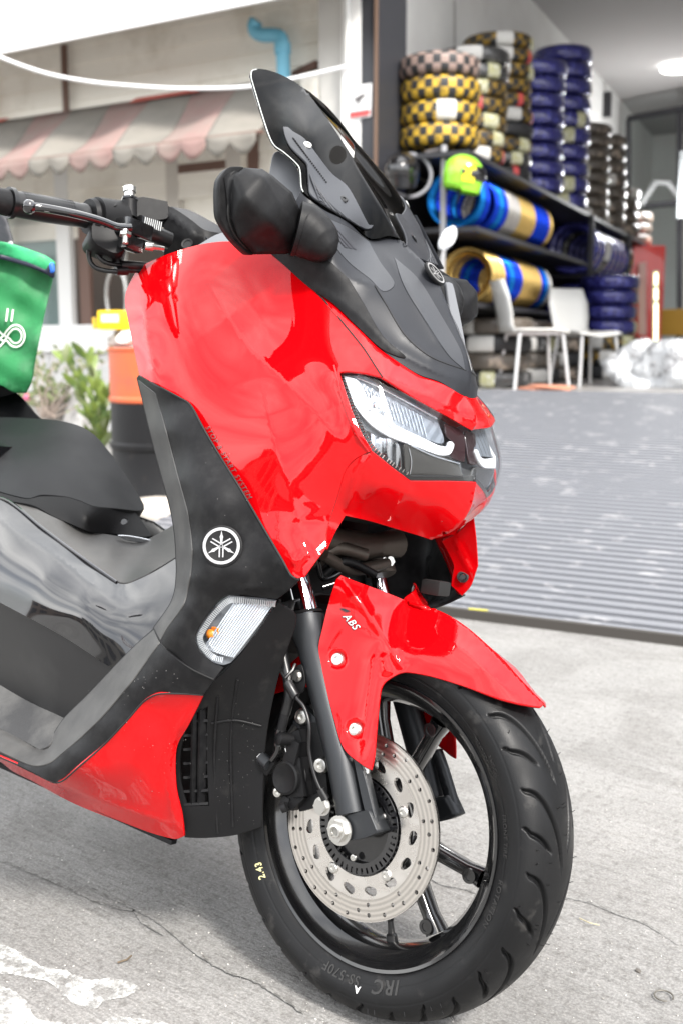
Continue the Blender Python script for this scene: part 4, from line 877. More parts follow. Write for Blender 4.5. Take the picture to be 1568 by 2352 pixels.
panel('dash_visor', [(395, 474, 1), (440, 484), (520, 530), (530, 556, 1), (480, 548), (440, 505)], [(395, 474, .10), (440, 484, .06), (520, 530, .04), (530, 556, .05), (440, 505, .10)], 'cowl', SC, g=8)
panel('cowl_rim', [(448, 566, 1), (515, 533), (600, 545), (620, 580, 1), (520, 560)], [(448, 566, .148), (515, 533, .12), (600, 545, .10), (620, 580, .125), (520, 560, .138)], 'visor', SC, g=8)
for pts in [[(206, 560, .245), (204, 587, .24), (214, 610, .235), (237, 620, .225), (270, 623, .21), (300, 621, .19), (345, 622, .16)], [(219, 552, .24), (221, 577, .235), (234, 597, .228), (257, 606, .215), (282, 609, .20), (345, 612, .16)]]:
    tube('throttle_cable', [S(*p) for p in pts], .0034, 'rubber2', SC, 12, True)
tube('cable_sleeve', [S(266, 622, .212), S(292, 622, .195)], .0062, 'rubber2', SC, 14); tube('cable_sleeve', [S(278, 608, .203), S(300, 610, .19), S(345, 613, .16)], [.0062, .0072, .0066], 'rubber2', SC, 14)
tube('cable_clip', [S(207, 566, .245), S(213, 553, .245), S(240, 553, .235)], .0022, 'steel', SC, 8, True)
# mirrors: traced on planes across the scooter
def mfield(pts): return tps(pts)
m_out = [(537, 398, 1), (545, 388), (565, 384, 1), (600, 387), (620, 400), (650, 424), (671, 441), (686, 470), (697, 500), (700, 530), (697, 565), (686, 580, 1), (640, 581), (585, 583, 1), (562, 560), (549, 545), (540, 525), (532, 500), (533, 450)]
m_c = [(537, 398, -.172), (565, 384, -.170), (600, 387, -.160), (620, 400, -.150), (671, 441, -.150), (697, 500, -.155), (697, 565, -.160), (686, 580, -.170), (585, 583, -.175), (549, 545, -.178), (532, 500, -.178), (533, 450, -.178), (555, 405, -.158), (607, 405, -.146), (655, 485, -.136), (622, 508, -.137), (560, 455, -.148), (552, 500, -.160), (575, 545, -.158), (670, 545, -.146), (600, 450, -.141)]
m_f = [([(607, 396), (630, 440), (657, 486), (652, 500), (622, 512), (590, 495), (556, 455), (558, 410), (604, 398)], .0022, 9), ([(655, 490), (690, 560)], .002, 12), ([(622, 512), (600, 575)], .0015, 10)]
mv = dict(L=(537, 402, -.172), A=(562, 384, -.170), B=(602, 387, -.160), C=(625, 402, -.156), D=(671, 441, -.155), E=(697, 500, -.158), F=(697, 565, -.162), G=(684, 581, -.170), H=(585, 583, -.176), I=(549, 546, -.180), J=(532, 500, -.180), K=(533, 450, -.178),
          M=(606, 408, -.143), N=(655, 484, -.134), O=(624, 511, -.136), P=(560, 455, -.150))
kk = list(mv); mV = [PX(*mv[q]) for q in kk]; ringk = [kk.index(q) for q in 'ABCDEFGHIJKL']; nb0 = len(mV)
for q in ringk: mV.append(np.array([-.188, mV[q][1], mV[q][2]]))
mF = [tuple(kk.index(c) for c in w) for w in ('LABMP', 'BCDNM', 'DEFN', 'NFGO', 'OGHI', 'OIJP', 'PJKL', 'MNOP')]
for q in range(12): a, b_ = ringk[q], ringk[(q+1) % 12]; mF.append((b_, a, nb0+q, nb0+(q+1) % 12))
mF.append(tuple(range(nb0, nb0+12)))
mir = mesh('mirror_housing', mV, mF, 'plastic', SC)
bm = bmesh.new(); bm.from_mesh(mir.data); bmesh.ops.recalc_face_normals(bm, faces=bm.faces); bmesh.ops.triangulate(bm, faces=[f for f in bm.faces if len(f.verts) > 4 and f.calc_center_median().x > -.187]); bm.edges.ensure_lookup_table(); rim_ids = [v for v in bm.verts if v.co.x < -.1875]
bmesh.ops.subdivide_edges(bm, edges=[e for e in bm.edges if not (e.verts[0].co.x < -.1875 and e.verts[1].co.x < -.1875)], cuts=5, use_grid_fill=True)
ringp = [mV[q] for q in ringk]
def rd_(p):
    p = np.array(p[:]); return min(np.linalg.norm(p-(a+np.clip((p-a) @ (b-a)/((b-a) @ (b-a)), 0, 1)*(b-a))) for a, b in zip(ringp, ringp[1:]+ringp[:1]))
mvs = [v for v in bm.verts if v.co.x > -.1868 and rd_(v.co) > .0012]
for it in range(3): bmesh.ops.smooth_vert(bm, verts=mvs, factor=.5, use_axis_x=True, use_axis_y=True, use_axis_z=True)
bm.to_mesh(mir.data); bm.free()
mir.data.polygons.foreach_set('use_smooth', [True]*len(mir.data.polygons)); mir2 = twin(mir); mir['twin'] = mir2.name
rim_out = [(505, 430, 1), (508, 408), (525, 386), (545, 383), (560, 384, 1), (545, 395), (533, 420), (527, 450), (527, 505), (538, 535), (560, 562), (584, 583, 1), (572, 583), (540, 552), (518, 520), (507, 495), (505, 460)]
panel('mirror_frame', rim_out, [(505, 430, -.190), (525, 386, -.190), (560, 384, -.182), (533, 450, -.188), (584, 583, -.185), (507, 495, -.190)], 'plastic', mir, ax=0, th=.012, g=6, mirror=bpy.data.objects[mir['twin']])
gro = [(532, 398, 1), (545, 390), (565, 386), (640, 425), (690, 500), (690, 575, 1), (585, 580), (545, 545), (526, 500), (527, 450)]
panel('mirror_back', gro, lambda Q: np.full(len(Q), -.186), 'black', mir, ax=0, th=.006, g=10, mirror=bpy.data.objects[mir['twin']])
tA = [PX(680, 524, -.158), PX(700, 530, -.150), PX(722, 545, -.138), PX(742, 562, -.126), PX(757, 575, -.117), PX(768, 584, -.112)]
arm = tube('mirror_arm', tA, [.035, .0345, .0315, .026, .018, .005], 'plastic', SC, 24, True, 60); twin(arm)
# ================================================================== SEAT, CENTRE TUNNEL
seat_out = [(-80, 958, 1), (0, 958), (60, 960), (130, 965), (180, 977), (215, 997), (250, 1036), (285, 1085), (315, 1132), (330, 1158), (331, 1168, 1), (322, 1173), (270, 1168), (215, 1162), (180, 1148), (150, 1140), (95, 1136), (65, 1144), (25, 1136), (0, 1129), (-80, 1105, 1)]
seat_c = [(-80, 958, .03), (0, 958, .02), (60, 960, .01), (130, 965, -.01), (180, 977, -.025), (215, 997, -.035), (250, 1036, -.045), (285, 1085, -.05), (315, 1132, -.05), (331, 1162, -.045), (270, 1168, .02), (180, 1148, .080), (95, 1136, .118), (25, 1136, .138), (-80, 1105, .15),
          (50, 1050, .098), (170, 1062, .045), (250, 1110, .005)]
panel('seat', seat_out, seat_c, 'seat', SC, mirror=False, th=.03, g=8)
panel('pillion_seat', [(-80, 870, 1), (0, 888), (40, 904), (70, 938), (92, 962, 1), (60, 990), (-80, 990, 1)], [(-80, 870, .06), (0, 888, -.08), (40, 904, -.09), (70, 938, -.09), (92, 962, -.09), (60, 990, -.08), (-80, 990, -.05), (0, 940, -.06)], 'seat', SC, th=.03, g=10)
trim_o = [(-80, 1110, 1), (0, 1132), (60, 1146), (95, 1140), (150, 1142), (180, 1150), (215, 1163), (310, 1176, 1), (325, 1195), (349, 1230, 1), (330, 1233), (245, 1224), (210, 1222), (165, 1204), (120, 1184), (75, 1160), (0, 1148), (-80, 1130, 1)]
trim_c = [(-80, 1110, .165), (0, 1132, .15), (95, 1140, .120), (180, 1150, .092), (310, 1176, -.02), (349, 1230, -.02), (245, 1224, .05), (165, 1204, .108), (75, 1160, .14), (0, 1148, .155), (-80, 1130, .17), (200, 1190, .095)]
tr_ = panel('seat_base', trim_o, trim_c, 'plastic_dark', SC, th=.02, g=8, mirror=False)
lathe('seat_hinge_screw', [(0, .006), (.001, .006), (-.001, .004), (-.004, .003), (-.004, 0)], S(285, 1198, .027), (.4, -.8, .4), 'rim', tr_, 24)
panel('hinge_reflector', [(272, 1230, 1), (300, 1232), (347, 1242), (330, 1247, 1), (290, 1240)], [(272, 1230, .05), (347, 1242, .0), (330, 1247, .01)], 'reflector', SC, g=6, th=.003)
tun_o = [(22, 1151, 1), (60, 1158), (120, 1186), (165, 1206), (210, 1224), (245, 1227), (330, 1240), (352, 1232), (395, 1208), (412, 1195, 1), (415, 1272, 1), (404, 1280), (350, 1312), (300, 1335), (284, 1338), (268, 1334), (200, 1287), (100, 1212)]
tun_c = [(22, 1151, .150), (120, 1186, .130), (210, 1224, .075), (330, 1240, .0), (352, 1232, -.01), (412, 1195, -.03), (415, 1272, .06), (350, 1312, .118), (284, 1338, .140), (200, 1287, .147), (100, 1212, .150), (250, 1270, .105)]
panel('tunnel_cover', tun_o, tun_c, mat('dusty_grey_plastic', (.050, .049, .048), .45, bump=(1600, .3, .0004), var=(6, (.085, .083, .08), .4, .7)), SC, th=.01, g=8, mirror=False)
gl_o = [(-80, 1122, 1), (0, 1146), (22, 1153), (100, 1215), (200, 1290), (268, 1338), (284, 1342), (300, 1339), (350, 1316), (404, 1283), (420, 1275, 1), (420, 1370, 1), (390, 1392), (351, 1445), (300, 1500), (263, 1540, 1), (146, 1463), (0, 1384), (-80, 1340, 1)]
gl_c = [(-80, 1122, .172), (0, 1146, .160), (22, 1153, .155), (100, 1215, .153), (200, 1290, .150), (284, 1342, .143), (350, 1316, .122), (420, 1275, .085), (420, 1370, .13), (351, 1445, .165), (263, 1540, .190), (146, 1463, .205), (0, 1384, .215), (-80, 1340, .22), (100, 1330, .206), (200, 1390, .200), (0, 1270, .207), (290, 1420, .180)]
panel('tunnel_side', gl_o, gl_c, 'gloss', SC, th=.003, g=8, folds=[([(-80, 1170), (0, 1200), (120, 1275), (220, 1350), (268, 1400)], .004, 40)])
lt_o = [(-80, 1340, 1), (0, 1383), (146, 1462), (263, 1539, 1), (230, 1580), (190, 1620), (150, 1655, 1), (73, 1618), (0, 1576), (-80, 1530, 1)]
lt_c = [(-80, 1340, .219), (0, 1383, .214), (146, 1462, .204), (263, 1539, .189), (150, 1655, .17), (73, 1618, .168), (0, 1576, .168), (-80, 1530, .168), (90, 1530, .192), (190, 1620, .178)]
panel('tunnel_side_lower', lt_o, lt_c, mat('scuffed_black_plastic', (.010, .010, .011), .34, bump=(1200, .2, .0004), var=(9, (.03, .03, .03), .5, .8)), SC, th=.003, g=8)
fm_o = [(-80, 1526, 1), (0, 1572), (73, 1614), (152, 1652, 1), (146, 1660), (112, 1712), (91, 1722, 1), (55, 1702), (0, 1674), (-80, 1640, 1)]
fm_c = [(-80, 1526, .168), (0, 1572, .168), (73, 1614, .168), (152, 1652, .172), (112, 1712, .207), (91, 1722, .210), (55, 1702, .210), (0, 1674, .210), (-80, 1640, .21)]
panel('footboard', fm_o, fm_c, mat('dusty_rubber_mat', (.025, .025, .026), .7, bump=(300, .5, .001), var=(7, (.10, .098, .094), .42, .7)), SC, th=.004, g=8)
tube('panel_seam_trim', [S(u, v, s+.002) for u, v, s in [(-40, 1136, .166), (22, 1152, .156), (100, 1214, .155), (200, 1289, .152), (268, 1337, .146)]], .0022, 'gloss', SC, 8, True)
plate('inner_hull', [(-300, 1230), (0, 1270), (200, 1330), (330, 1390), (380, 1430), (240, 1560), (100, 1640), (-300, 1500)], .045, .09, 'black', SC)
# ---- rear of the scooter, outside the picture on the left
def bx(x0, x1, z0, z1, w, m_, nm, bev=.02): return box(nm, ((x0+x1)/2, 0, (z0+z1)/2), (x1-x0, w, z1-z0), m_, SC, bev=bev)
bx(-1.55, -.80, .50, .68, .26, 'gloss', 'tail_body', .06); bx(-1.5, -.95, .25, .42, .22, 'plastic_dark', 'engine_case', .04)
lathe('rear_tyre', [(-.06, .17), (-.066, .20), (-.05, .228), (0, .242), (.05, .228), (.066, .20), (.06, .17), (.05, .12), (-.05, .12)], (-1.34, 0, .242), (0, 1, 0), 'rubber', SC, 64, closed=True)

# pale blade of the left-hand mirror mount beside the nose
panel('mirror_blade', [(1025, 648, 1), (1038, 651), (1050, 700), (1062, 760), (1071, 815), (1074, 862, 1), (1060, 845), (1046, 780), (1034, 715)], [(1025, 648, -.045), (1038, 651, -.055), (1071, 815, -.05), (1060, 845, -.035), (1034, 715, -.04)], 'visor', SC, th=.006, g=7, mirror=False)
# ================================================================== SURROUNDINGS
HZ = 797.5
def hdir(u):
    d = ray(u, HZ).copy(); d[2] = 0; return d/np.linalg.norm(d)
Zu = np.array([0, 0, 1.])
e1 = hdir(-3400); n1 = np.cross(Zu, e1); n1 *= np.sign(n1 @ -FW)          # facade runs away to the left
e2 = hdir(1930); n2 = np.cross(e2, Zu); n2 *= np.sign(n2 @ RT)            # tyre rack and side wall run away to the right
def flat(p): q = np.array(p, float).copy(); q[2] = 0; return q
F0 = flat(D(780, HZ, 8.3))
def W1(u, v, off=0.): return onplane(u, v, F0+n1*off, n1)
R0 = flat(D(995, HZ, 8.3))
def RK(d, off=0., z=0.):                                                   # d: metres beyond the near end of the rack
    return R0+e2*d+n2*off+Zu*z
def RKd(dep):                                                              # rack distance for a camera depth
    return (dep-8.3)/(e2 @ FW*1.0+1e-9)
def quad(name, pts, m, parent=None, th=0., nrm=None):
    pts = [np.array(p, float) for p in pts]
    if th == 0: return mesh(name, pts, [tuple(range(len(pts)))], m, parent, False)
    n = np.cross(pts[1]-pts[0], pts[2]-pts[0]); n /= np.linalg.norm(n)
    if nrm is not None and n @ nrm > 0: n = -n
    k = len(pts); P2 = [p+n*th for p in pts]
    F = [tuple(range(k)), tuple(range(k, 2*k))[::-1]]+[(i, i+k, (i+1) % k+k, (i+1) % k) for i in range(k)]
    o = mesh(name, pts+P2, F, m, parent, False)
    bm = bmesh.new(); bm.from_mesh(o.data); bmesh.ops.recalc_face_normals(bm, faces=bm.faces); bm.to_mesh(o.data); bm.free(); return o
# ---------------- ground
def ground_mat():
    m = mat('rough_concrete', (.40, .39, .37), .85); n, l = m.node_tree.nodes, m.node_tree.links; b = n['Principled BSDF']
    t = n.new('ShaderNodeTexCoord')
    def noise(sc, det=8, rough=.6, vec=None, dist=0.):
        z = n.new('ShaderNodeTexNoise'); z.inputs['Scale'].default_value = sc; z.inputs['Detail'].default_value = det; z.inputs['Roughness'].default_value = rough; z.inputs['Distortion'].default_value = dist
        l.new((vec or t.outputs['Object']), z.inputs['Vector']); return z.outputs['Fac']
    def ramp(f, a, b_, c0, c1):
        r = n.new('ShaderNodeValToRGB'); r.color_ramp.elements[0].position = a; r.color_ramp.elements[1].position = b_; r.color_ramp.elements[0].color = (*c0, 1); r.color_ramp.elements[1].color = (*c1, 1); l.new(f, r.inputs[0]); return r.outputs[0]
    def mix(f, a, b_, mode='MIX'):
        x = n.new('ShaderNodeMix'); x.data_type = 'RGBA'; x.blend_type = mode
        if isinstance(f, float): x.inputs[0].default_value = f
        else: l.new(f, x.inputs[0])
        l.new(a, x.inputs[6]); l.new(b_, x.inputs[7]); return x.outputs[2]
    big = ramp(noise(1.1, 6), .36, .66, (.225, .222, .215), (.315, .308, .295))
    mp = n.new('ShaderNodeMapping'); mp.inputs['Rotation'].default_value = (0, 0, AZ+.25); mp.inputs['Scale'].default_value = (4, 46, 1); l.new(t.outputs['Object'], mp.inputs['Vector'])
    broom = noise(3.0, 5, .6, mp.outputs[0])
    c1 = mix(.45, big, ramp(broom, .35, .65, (.205, .20, .195), (.32, .313, .30)))
    spk = ramp(noise(230, 3, .7), .44, .60, (.55, .55, .55), (1.12, 1.12, 1.12)); c2 = mix(.55, c1, spk, 'MULTIPLY')
    spots = ramp(noise(70, 5, .75), .36, .50, (.52, .50, .48), (1.05, 1.05, 1.05)); c3 = mix(.6, c2, spots, 'MULTIPLY')
    st = ramp(noise(2.6, 8, .7, None, 1.2), .40, .55, (.72, .71, .70), (1, 1, 1)); c4 = mix(.65, c3, st, 'MULTIPLY')
    l.new(c4, b.inputs['Base Color'])
    bp = n.new('ShaderNodeBump'); bp.inputs['Strength'].default_value = .8; bp.inputs['Distance'].default_value = .003
    ad = n.new('ShaderNodeMath'); ad.operation = 'ADD'; l.new(noise(180, 4, .7), ad.inputs[0]); l.new(broom, ad.inputs[1]); l.new(ad.outputs[0], bp.inputs['Height']); l.new(bp.outputs[0], b.inputs['Normal'])
    return m
M['ground'] = ground_mat()
struct(mesh('ground', [(-260, -260, 0), (260, -260, 0), (260, 260, 0), (-260, 260, 0)], [(0, 1, 2, 3)], 'ground', None, False))
def road_sheet(name, outline, m, z=.004, rough=0.0, kind='structure', g=6, seed=1):
    rnd = random.Random(seed); ol = smooth_outline(outline, g); q = []
    for p in ol: q.append(p+np.array([rnd.gauss(0, rough), rnd.gauss(0, rough)]))
    W = [G(u, v, z) for u, v in q]; o = mesh(name, W, [tuple(range(len(W)))], m, None, False)
    bm = bmesh.new(); bm.from_mesh(o.data); bmesh.ops.triangulate(bm, faces=bm.faces); bmesh.ops.recalc_face_normals(bm, faces=bm.faces); bm.to_mesh(o.data); bm.free()
    if o.data.polygons[0].normal.z < 0: o.data.flip_normals()
    if kind: struct(o, kind)
    return o
M['roadpaint'] = mat('worn_white_road_paint', (.42, .42, .405), .8, bump=(260, .2, .001))
def paint_nodes(m):
    n, l = m.node_tree.nodes, m.node_tree.links; b = n['Principled BSDF']; t = n.new('ShaderNodeTexCoord')
    z = n.new('ShaderNodeTexNoise'); z.inputs['Scale'].default_value = 30; z.inputs['Detail'].default_value = 10; z.inputs['Roughness'].default_value = .75; l.new(t.outputs['Object'], z.inputs['Vector'])
    r = n.new('ShaderNodeMapRange'); r.inputs[1].default_value = .46; r.inputs[2].default_value = .60; r.inputs[3].default_value = 1; r.inputs[4].default_value = .0; l.new(z.outputs['Fac'], r.inputs[0]); l.new(r.outputs[0], b.inputs['Alpha'])
paint_nodes(M['roadpaint'])
for k, ol in enumerate([[(-30, 2168), (20, 2176), (70, 2204), (110, 2226), (150, 2230), (200, 2250), (268, 2248), (318, 2268), (290, 2290), (240, 2300), (215, 2320), (160, 2300), (120, 2262), (60, 2244), (0, 2236), (-30, 2230)],
                        [(-30, 2262), (20, 2272), (60, 2300), (85, 2340), (160, 2352), (210, 2372), (180, 2420), (-30, 2420)],
                        [(255, 2338), (330, 2342), (400, 2356), (420, 2376), (380, 2420), (240, 2420), (230, 2370)]]):
    road_sheet('painted_marking', ol, 'roadpaint', .0012, 1.3, seed=k+3)
# dark joint in the concrete and small debris
M['crack'] = mat('dirt_filled_joint', (.11, .107, .10), .95, bump=(200, .8, .002), var=(90, (.24, .235, .225), .42, .55))
def crack(pts, w, seed):
    rnd = random.Random(seed); c = smooth_outline([(*p,) for p in pts], 7, False); L = []; R = []
    for i, p in enumerate(c):
        d = c[min(i+1, len(c)-1)]-c[max(i-1, 0)]; d /= np.hypot(*d); nn = np.array([-d[1], d[0]]); ww = w*(.25+.75*rnd.random())*min(1, (i+1)/4, (len(c)-i)/4); j = rnd.gauss(0, w*.25)
        L.append(G(*(p+nn*(ww+j)), .003)); R.append(G(*(p-nn*(ww-j)), .003))
    n = len(L); struct(mesh('concrete_joint', L+R, [(i, i+1, n+i+1, n+i) for i in range(n-1)], 'crack', None, False))
crack([(-40, 1958), (60, 2000), (130, 2028), (200, 2062), (270, 2086), (330, 2098), (390, 2140), (450, 2190), (520, 2230), (600, 2262), (700, 2330)], 3.5, 1)
crack([(200, 2035), (240, 2056), (300, 2085), (330, 2120), (380, 2150)], 3, 2)
crack([(1290, 2058), (1300, 2060), (1360, 2075), (1420, 2100), (1480, 2120), (1560, 2170)], 1.6, 3)
crack([(960, 1992), (1010, 2030), (1060, 2040), (1120, 2062)], 1.6, 4)
def pebble(rnd, c, s, m, nm='pebble'):
    bm = bmesh.new(); bmesh.ops.create_icosphere(bm, subdivisions=1, radius=s)
    for v in bm.verts: v.co *= .75+.5*rnd.random(); v.co.z *= .6
    V = [np.array(v.co[:])+c+np.array([0, 0, s*.4]) for v in bm.verts]; bm.verts.index_update(); F = [tuple(v.index for v in f.verts) for f in bm.faces]; bm.free(); return V, F
rnd = random.Random(11); ps = []
for i in range(900):
    u, v = rnd.uniform(-60, 1640), rnd.uniform(1520, 2400)
    if 520 < u < 700 and v > 2050 and rnd.random() < .5: pass
    ps.append(pebble(rnd, G(u, v), rnd.choice([.0007, .0009, .0012, .0016]), None))
struct(merge('loose_grit', ps, mat('grit', (.24, .23, .21), .9, var=(300, (.55, .53, .5), .45, .55)), None, False), 'stuff')
for k, (u, v, s, lb) in enumerate([(1465, 2233, .0045, 'small dark pebble on the pale concrete right of the tyre'), (466, 2200, .0035, 'small brown pebble beside the dark concrete joint'), (930, 1845, .003, 'tiny stone behind the brake disc')]):
    Vp, Fp = pebble(rnd, G(u, v), s, None); tag(mesh('pebble', Vp, Fp, mat('pebble_stone', (.10, .09, .08), .8), None, False), lb, 'pebble')
t = G(1524, 2288, .004); x_ = [t+np.array([.012*math.cos(a), .012*math.sin(a), .0]) for a in np.linspace(0, 5.4, 24)]
tag(tube('wire_ring', x_, .0011, mat('dull_wire', (.16, .15, .13), .5, metal=.6), None, 6), 'thin open wire ring lying on the concrete at the right edge', 'wire ring')
tag(tube('twig', [G(270, 2212, .003), G(292, 2205, .005), G(302, 2196, .003)], .0014, mat('dry_twig', (.12, .09, .06), .8), None, 6), 'short dark twig on the concrete near the white paint', 'twig')
tag(tube('straw', [G(1330, 2110, .003), G(1352, 2120, .006), G(1376, 2126, .003)], .0008, mat('dry_straw', (.45, .40, .26), .8), None, 6), 'pale dry straw lying right of the front tyre', 'straw')

# ---------------- ramp up to the shop floor
HF = .515
ra, rb = G(1085, 1417), G(1600, 1481.5)
dirR = flat(rb-ra); dirR /= np.linalg.norm(dirR)
pA, pB = ra-dirR*1.75, ra+dirR*4.2
tA_, tB_ = onplane(1110, 897, (0, 0, HF), (0, 0, 1)), onplane(1568, 905, (0, 0, HF), (0, 0, 1))
dT = flat(tB_-tA_); dT /= np.linalg.norm(dT)
nr_ = np.cross(Zu, dirR); nr_ *= np.sign(nr_ @ FW); run = (flat(tA_)-flat(ra)) @ nr_
qA, qB = flat(tA_)-dirR*2.2, flat(tA_)+dirR*6
qA, qB = flat(pA)+nr_*run+Zu*HF, flat(pB)+nr_*run+Zu*HF
M['ramp'] = mat('worn_grey_ramp_paint', (.16, .165, .185), .5, spec=.3)
def ramp_nodes(m):
    n, l = m.node_tree.nodes, m.node_tree.links; b = n['Principled BSDF']; ge = n.new('ShaderNodeNewGeometry')
    mp = n.new('ShaderNodeMapping'); mp.inputs['Rotation'].default_value = (0, 0, -math.atan2(dirR[1], dirR[0])); mp.inputs['Scale'].default_value = (9, 40, 40); l.new(ge.outputs['Position'], mp.inputs['Vector'])
    z = n.new('ShaderNodeTexNoise'); z.inputs['Scale'].default_value = 1.5; z.inputs['Detail'].default_value = 9; z.inputs['Roughness'].default_value = .72; l.new(mp.outputs[0], z.inputs['Vector'])
    z2 = n.new('ShaderNodeTexNoise'); z2.inputs['Scale'].default_value = 8; z2.inputs['Detail'].default_value = 3; l.new(ge.outputs['Position'], z2.inputs['Vector'])
    ad = n.new('ShaderNodeMath'); ad.operation = 'MULTIPLY'; l.new(z.outputs['Fac'], ad.inputs[0]); l.new(z2.outputs['Fac'], ad.inputs[1])
    r = n.new('ShaderNodeMapRange'); r.inputs[1].default_value = .31; r.inputs[2].default_value = .37; l.new(ad.outputs[0], r.inputs[0])
    mx = n.new('ShaderNodeMix'); mx.data_type = 'RGBA'; mx.inputs[6].default_value = (.168, .174, .190, 1); mx.inputs[7].default_value = (.31, .31, .32, 1); l.new(r.outputs[0], mx.inputs[0]); l.new(mx.outputs[2], b.inputs['Base Color'])
ramp_nodes(M['ramp'])
RP = quad('shop_ramp', [pA, pB, qB, qA], 'ramp', None, .05, nrm=Zu)
tag(RP, 'wide grey ribbed ramp with white scuffs rising from the concrete to the tyre shop floor', 'ramp')
nS = 70; slv = np.linalg.norm(qA-pA); up_ = (qA-pA)/slv; nn_ = np.cross(dirR, up_); nn_ *= np.sign(nn_[2]); Lr = np.linalg.norm(pB-pA)
sw_ = slv/nS
Vb, Fb = boxg((0, 0, 0), (Lr, sw_*.55, .016), None, .004); me = bpy.data.meshes.new('ridge'); Rm = np.stack([dirR, up_, nn_], 1); Vb = Vb @ Rm.T
me.from_pydata([tuple(v) for v in Vb], [], Fb); me.materials.append(M['ramp'])
for i in range(nS):
    o = bpy.data.objects.new('ridge', me); COL.objects.link(o); o.parent = RP; o.location = (pA+pB)/2+up_*(i+.5)*sw_+nn_*.006
quad('kerb_lip', [pA-nr_*.02, pB-nr_*.02, pB-nr_*.02+Zu*.03, pA-nr_*.02+Zu*.03], mat('dark_steel_edge', (.05, .045, .04), .6), RP, .02)
yk = [G(1075, 1420, .0), G(1118, 1424, .0)]
beam('yellow_edge', yk[0]+Zu*.006, yk[1]+Zu*.006, .012, .05, mat('yellow_paint', (.55, .50, .02), .5), RP)
quad('side_plate', [pA, qA, flat(qA)], 'ramp', RP, .02)
# shop floor slab and pavement under it
fa, fb = qA-dirR*1.5, qB
SF = quad('floor', [fa, fb+dirR*12, fb+dirR*12+nr_*16, fa+nr_*16], mat('shop_floor_tile', (.30, .29, .28), .35), None, .5, nrm=Zu); struct(SF)

# ---------------- shop shell
CH = 4.55
M['wallw'] = mat('white_plaster', (.86, .86, .84), .8, bump=(30, .2, .003), var=(1.5, (.78, .77, .75), .4, .7))
M['ceil'] = mat('grey_white_ceiling', (.40, .39, .385), .85)
M['dkframe'] = mat('black_painted_steel', (.022, .022, .026), .45)
wb = RK(-.45, -.42); we = RK(12.5, -.42)
quad('wall_left', [wb, we, we+Zu*CH, wb+Zu*CH], 'wallw', None, .15, nrm=n2)['kind'] = 'structure'
bw0 = we; bw1 = we-e1*18
quad('wall_back', [bw0, bw1, bw1+Zu*CH, bw0+Zu*CH], 'wallw', None, .15, nrm=-FW)['kind'] = 'structure'
rw = bw1; rf = RK(-.45, 17)
quad('wall_right', [rw, rf, rf+Zu*CH, rw+Zu*CH], 'wallw', None, .15)['kind'] = 'structure'
quad('ceiling', [wb+Zu*CH, we+Zu*CH, rw+Zu*CH, rf+Zu*CH], 'ceil', None, .2, nrm=-Zu)['kind'] = 'structure'
# wall seam line and small black junction box high on the wall
def onwallL(u, v): return onplane(u, v, RK(0, -.42)+n2*.002, n2)
tag(beam('conduit', onwallL(1042, 0), onwallL(1042, 130), .02, .02, mat('pale_conduit', (.35, .34, .33), .6), up=n2), 'thin grey conduit running down the white shop wall above the tyre stacks', 'conduit')
c_ = onwallL(1385, 240); tag(box('junction_box', c_+n2*.05, (.10, .10, .34), 'dkframe', None, None, .01), 'small black box mounted high on the white wall right of the tyres', 'box')
# black column with sticker
cl0, cl1 = W1(789, 700, .12), W1(862, 700, .12)
c0_, c1_ = flat(cl0), flat(cl1); cdp = -n1*.45
COLm = mat('dark_grey_cladding', (.035, .036, .042), .38)
cb = [c0_, c1_, c1_+cdp, c0_+cdp]
col = mesh('shop_column', [*[p for p in cb], *[p+Zu*6 for p in cb]], [(0, 1, 5, 4), (1, 2, 6, 5), (2, 3, 7, 6), (3, 0, 4, 7)], COLm, None, False)
tag(col, 'dark grey column with a small white notice at the left edge of the tyre shop', 'column')
beam('corner_trim', c1_+n1*.012, c1_+Zu*6+n1*.012, .02, .02, mat('rusty_trim', (.16, .10, .07), .6), col, up=n1)
sgp = [W1(u, v, .135) for u, v in ((799, 198), (852, 190), (850, 266), (798, 276))]
sg = quad('notice', sgp, mat('white_enamel', (.85, .85, .85), .4), None, .006, nrm=-n1*-1); tag(sg, 'small white notice with a red line and a grey camera picture on the dark column', 'notice')
quad('red_line', [W1(u, v, .146) for u, v in ((802, 257), (848, 250), (848, 262), (802, 270))], mat('red_print', (.6, .08, .08), .5), sg)
quad('camera_picture', [W1(u, v, .146) for u, v in ((812, 225), (835, 213), (838, 219), (826, 227), (824, 237), (820, 237), (819, 229), (814, 231))], 'greyprint', sg)
wp = [W1(797, -60, .16), W1(797, 148, .16)]
tag(tube('drain_pipe', wp, .022, mat('white_pvc', (.75, .75, .73), .4), None, 12), 'thin white pipe running down the left side of the dark column', 'pipe')

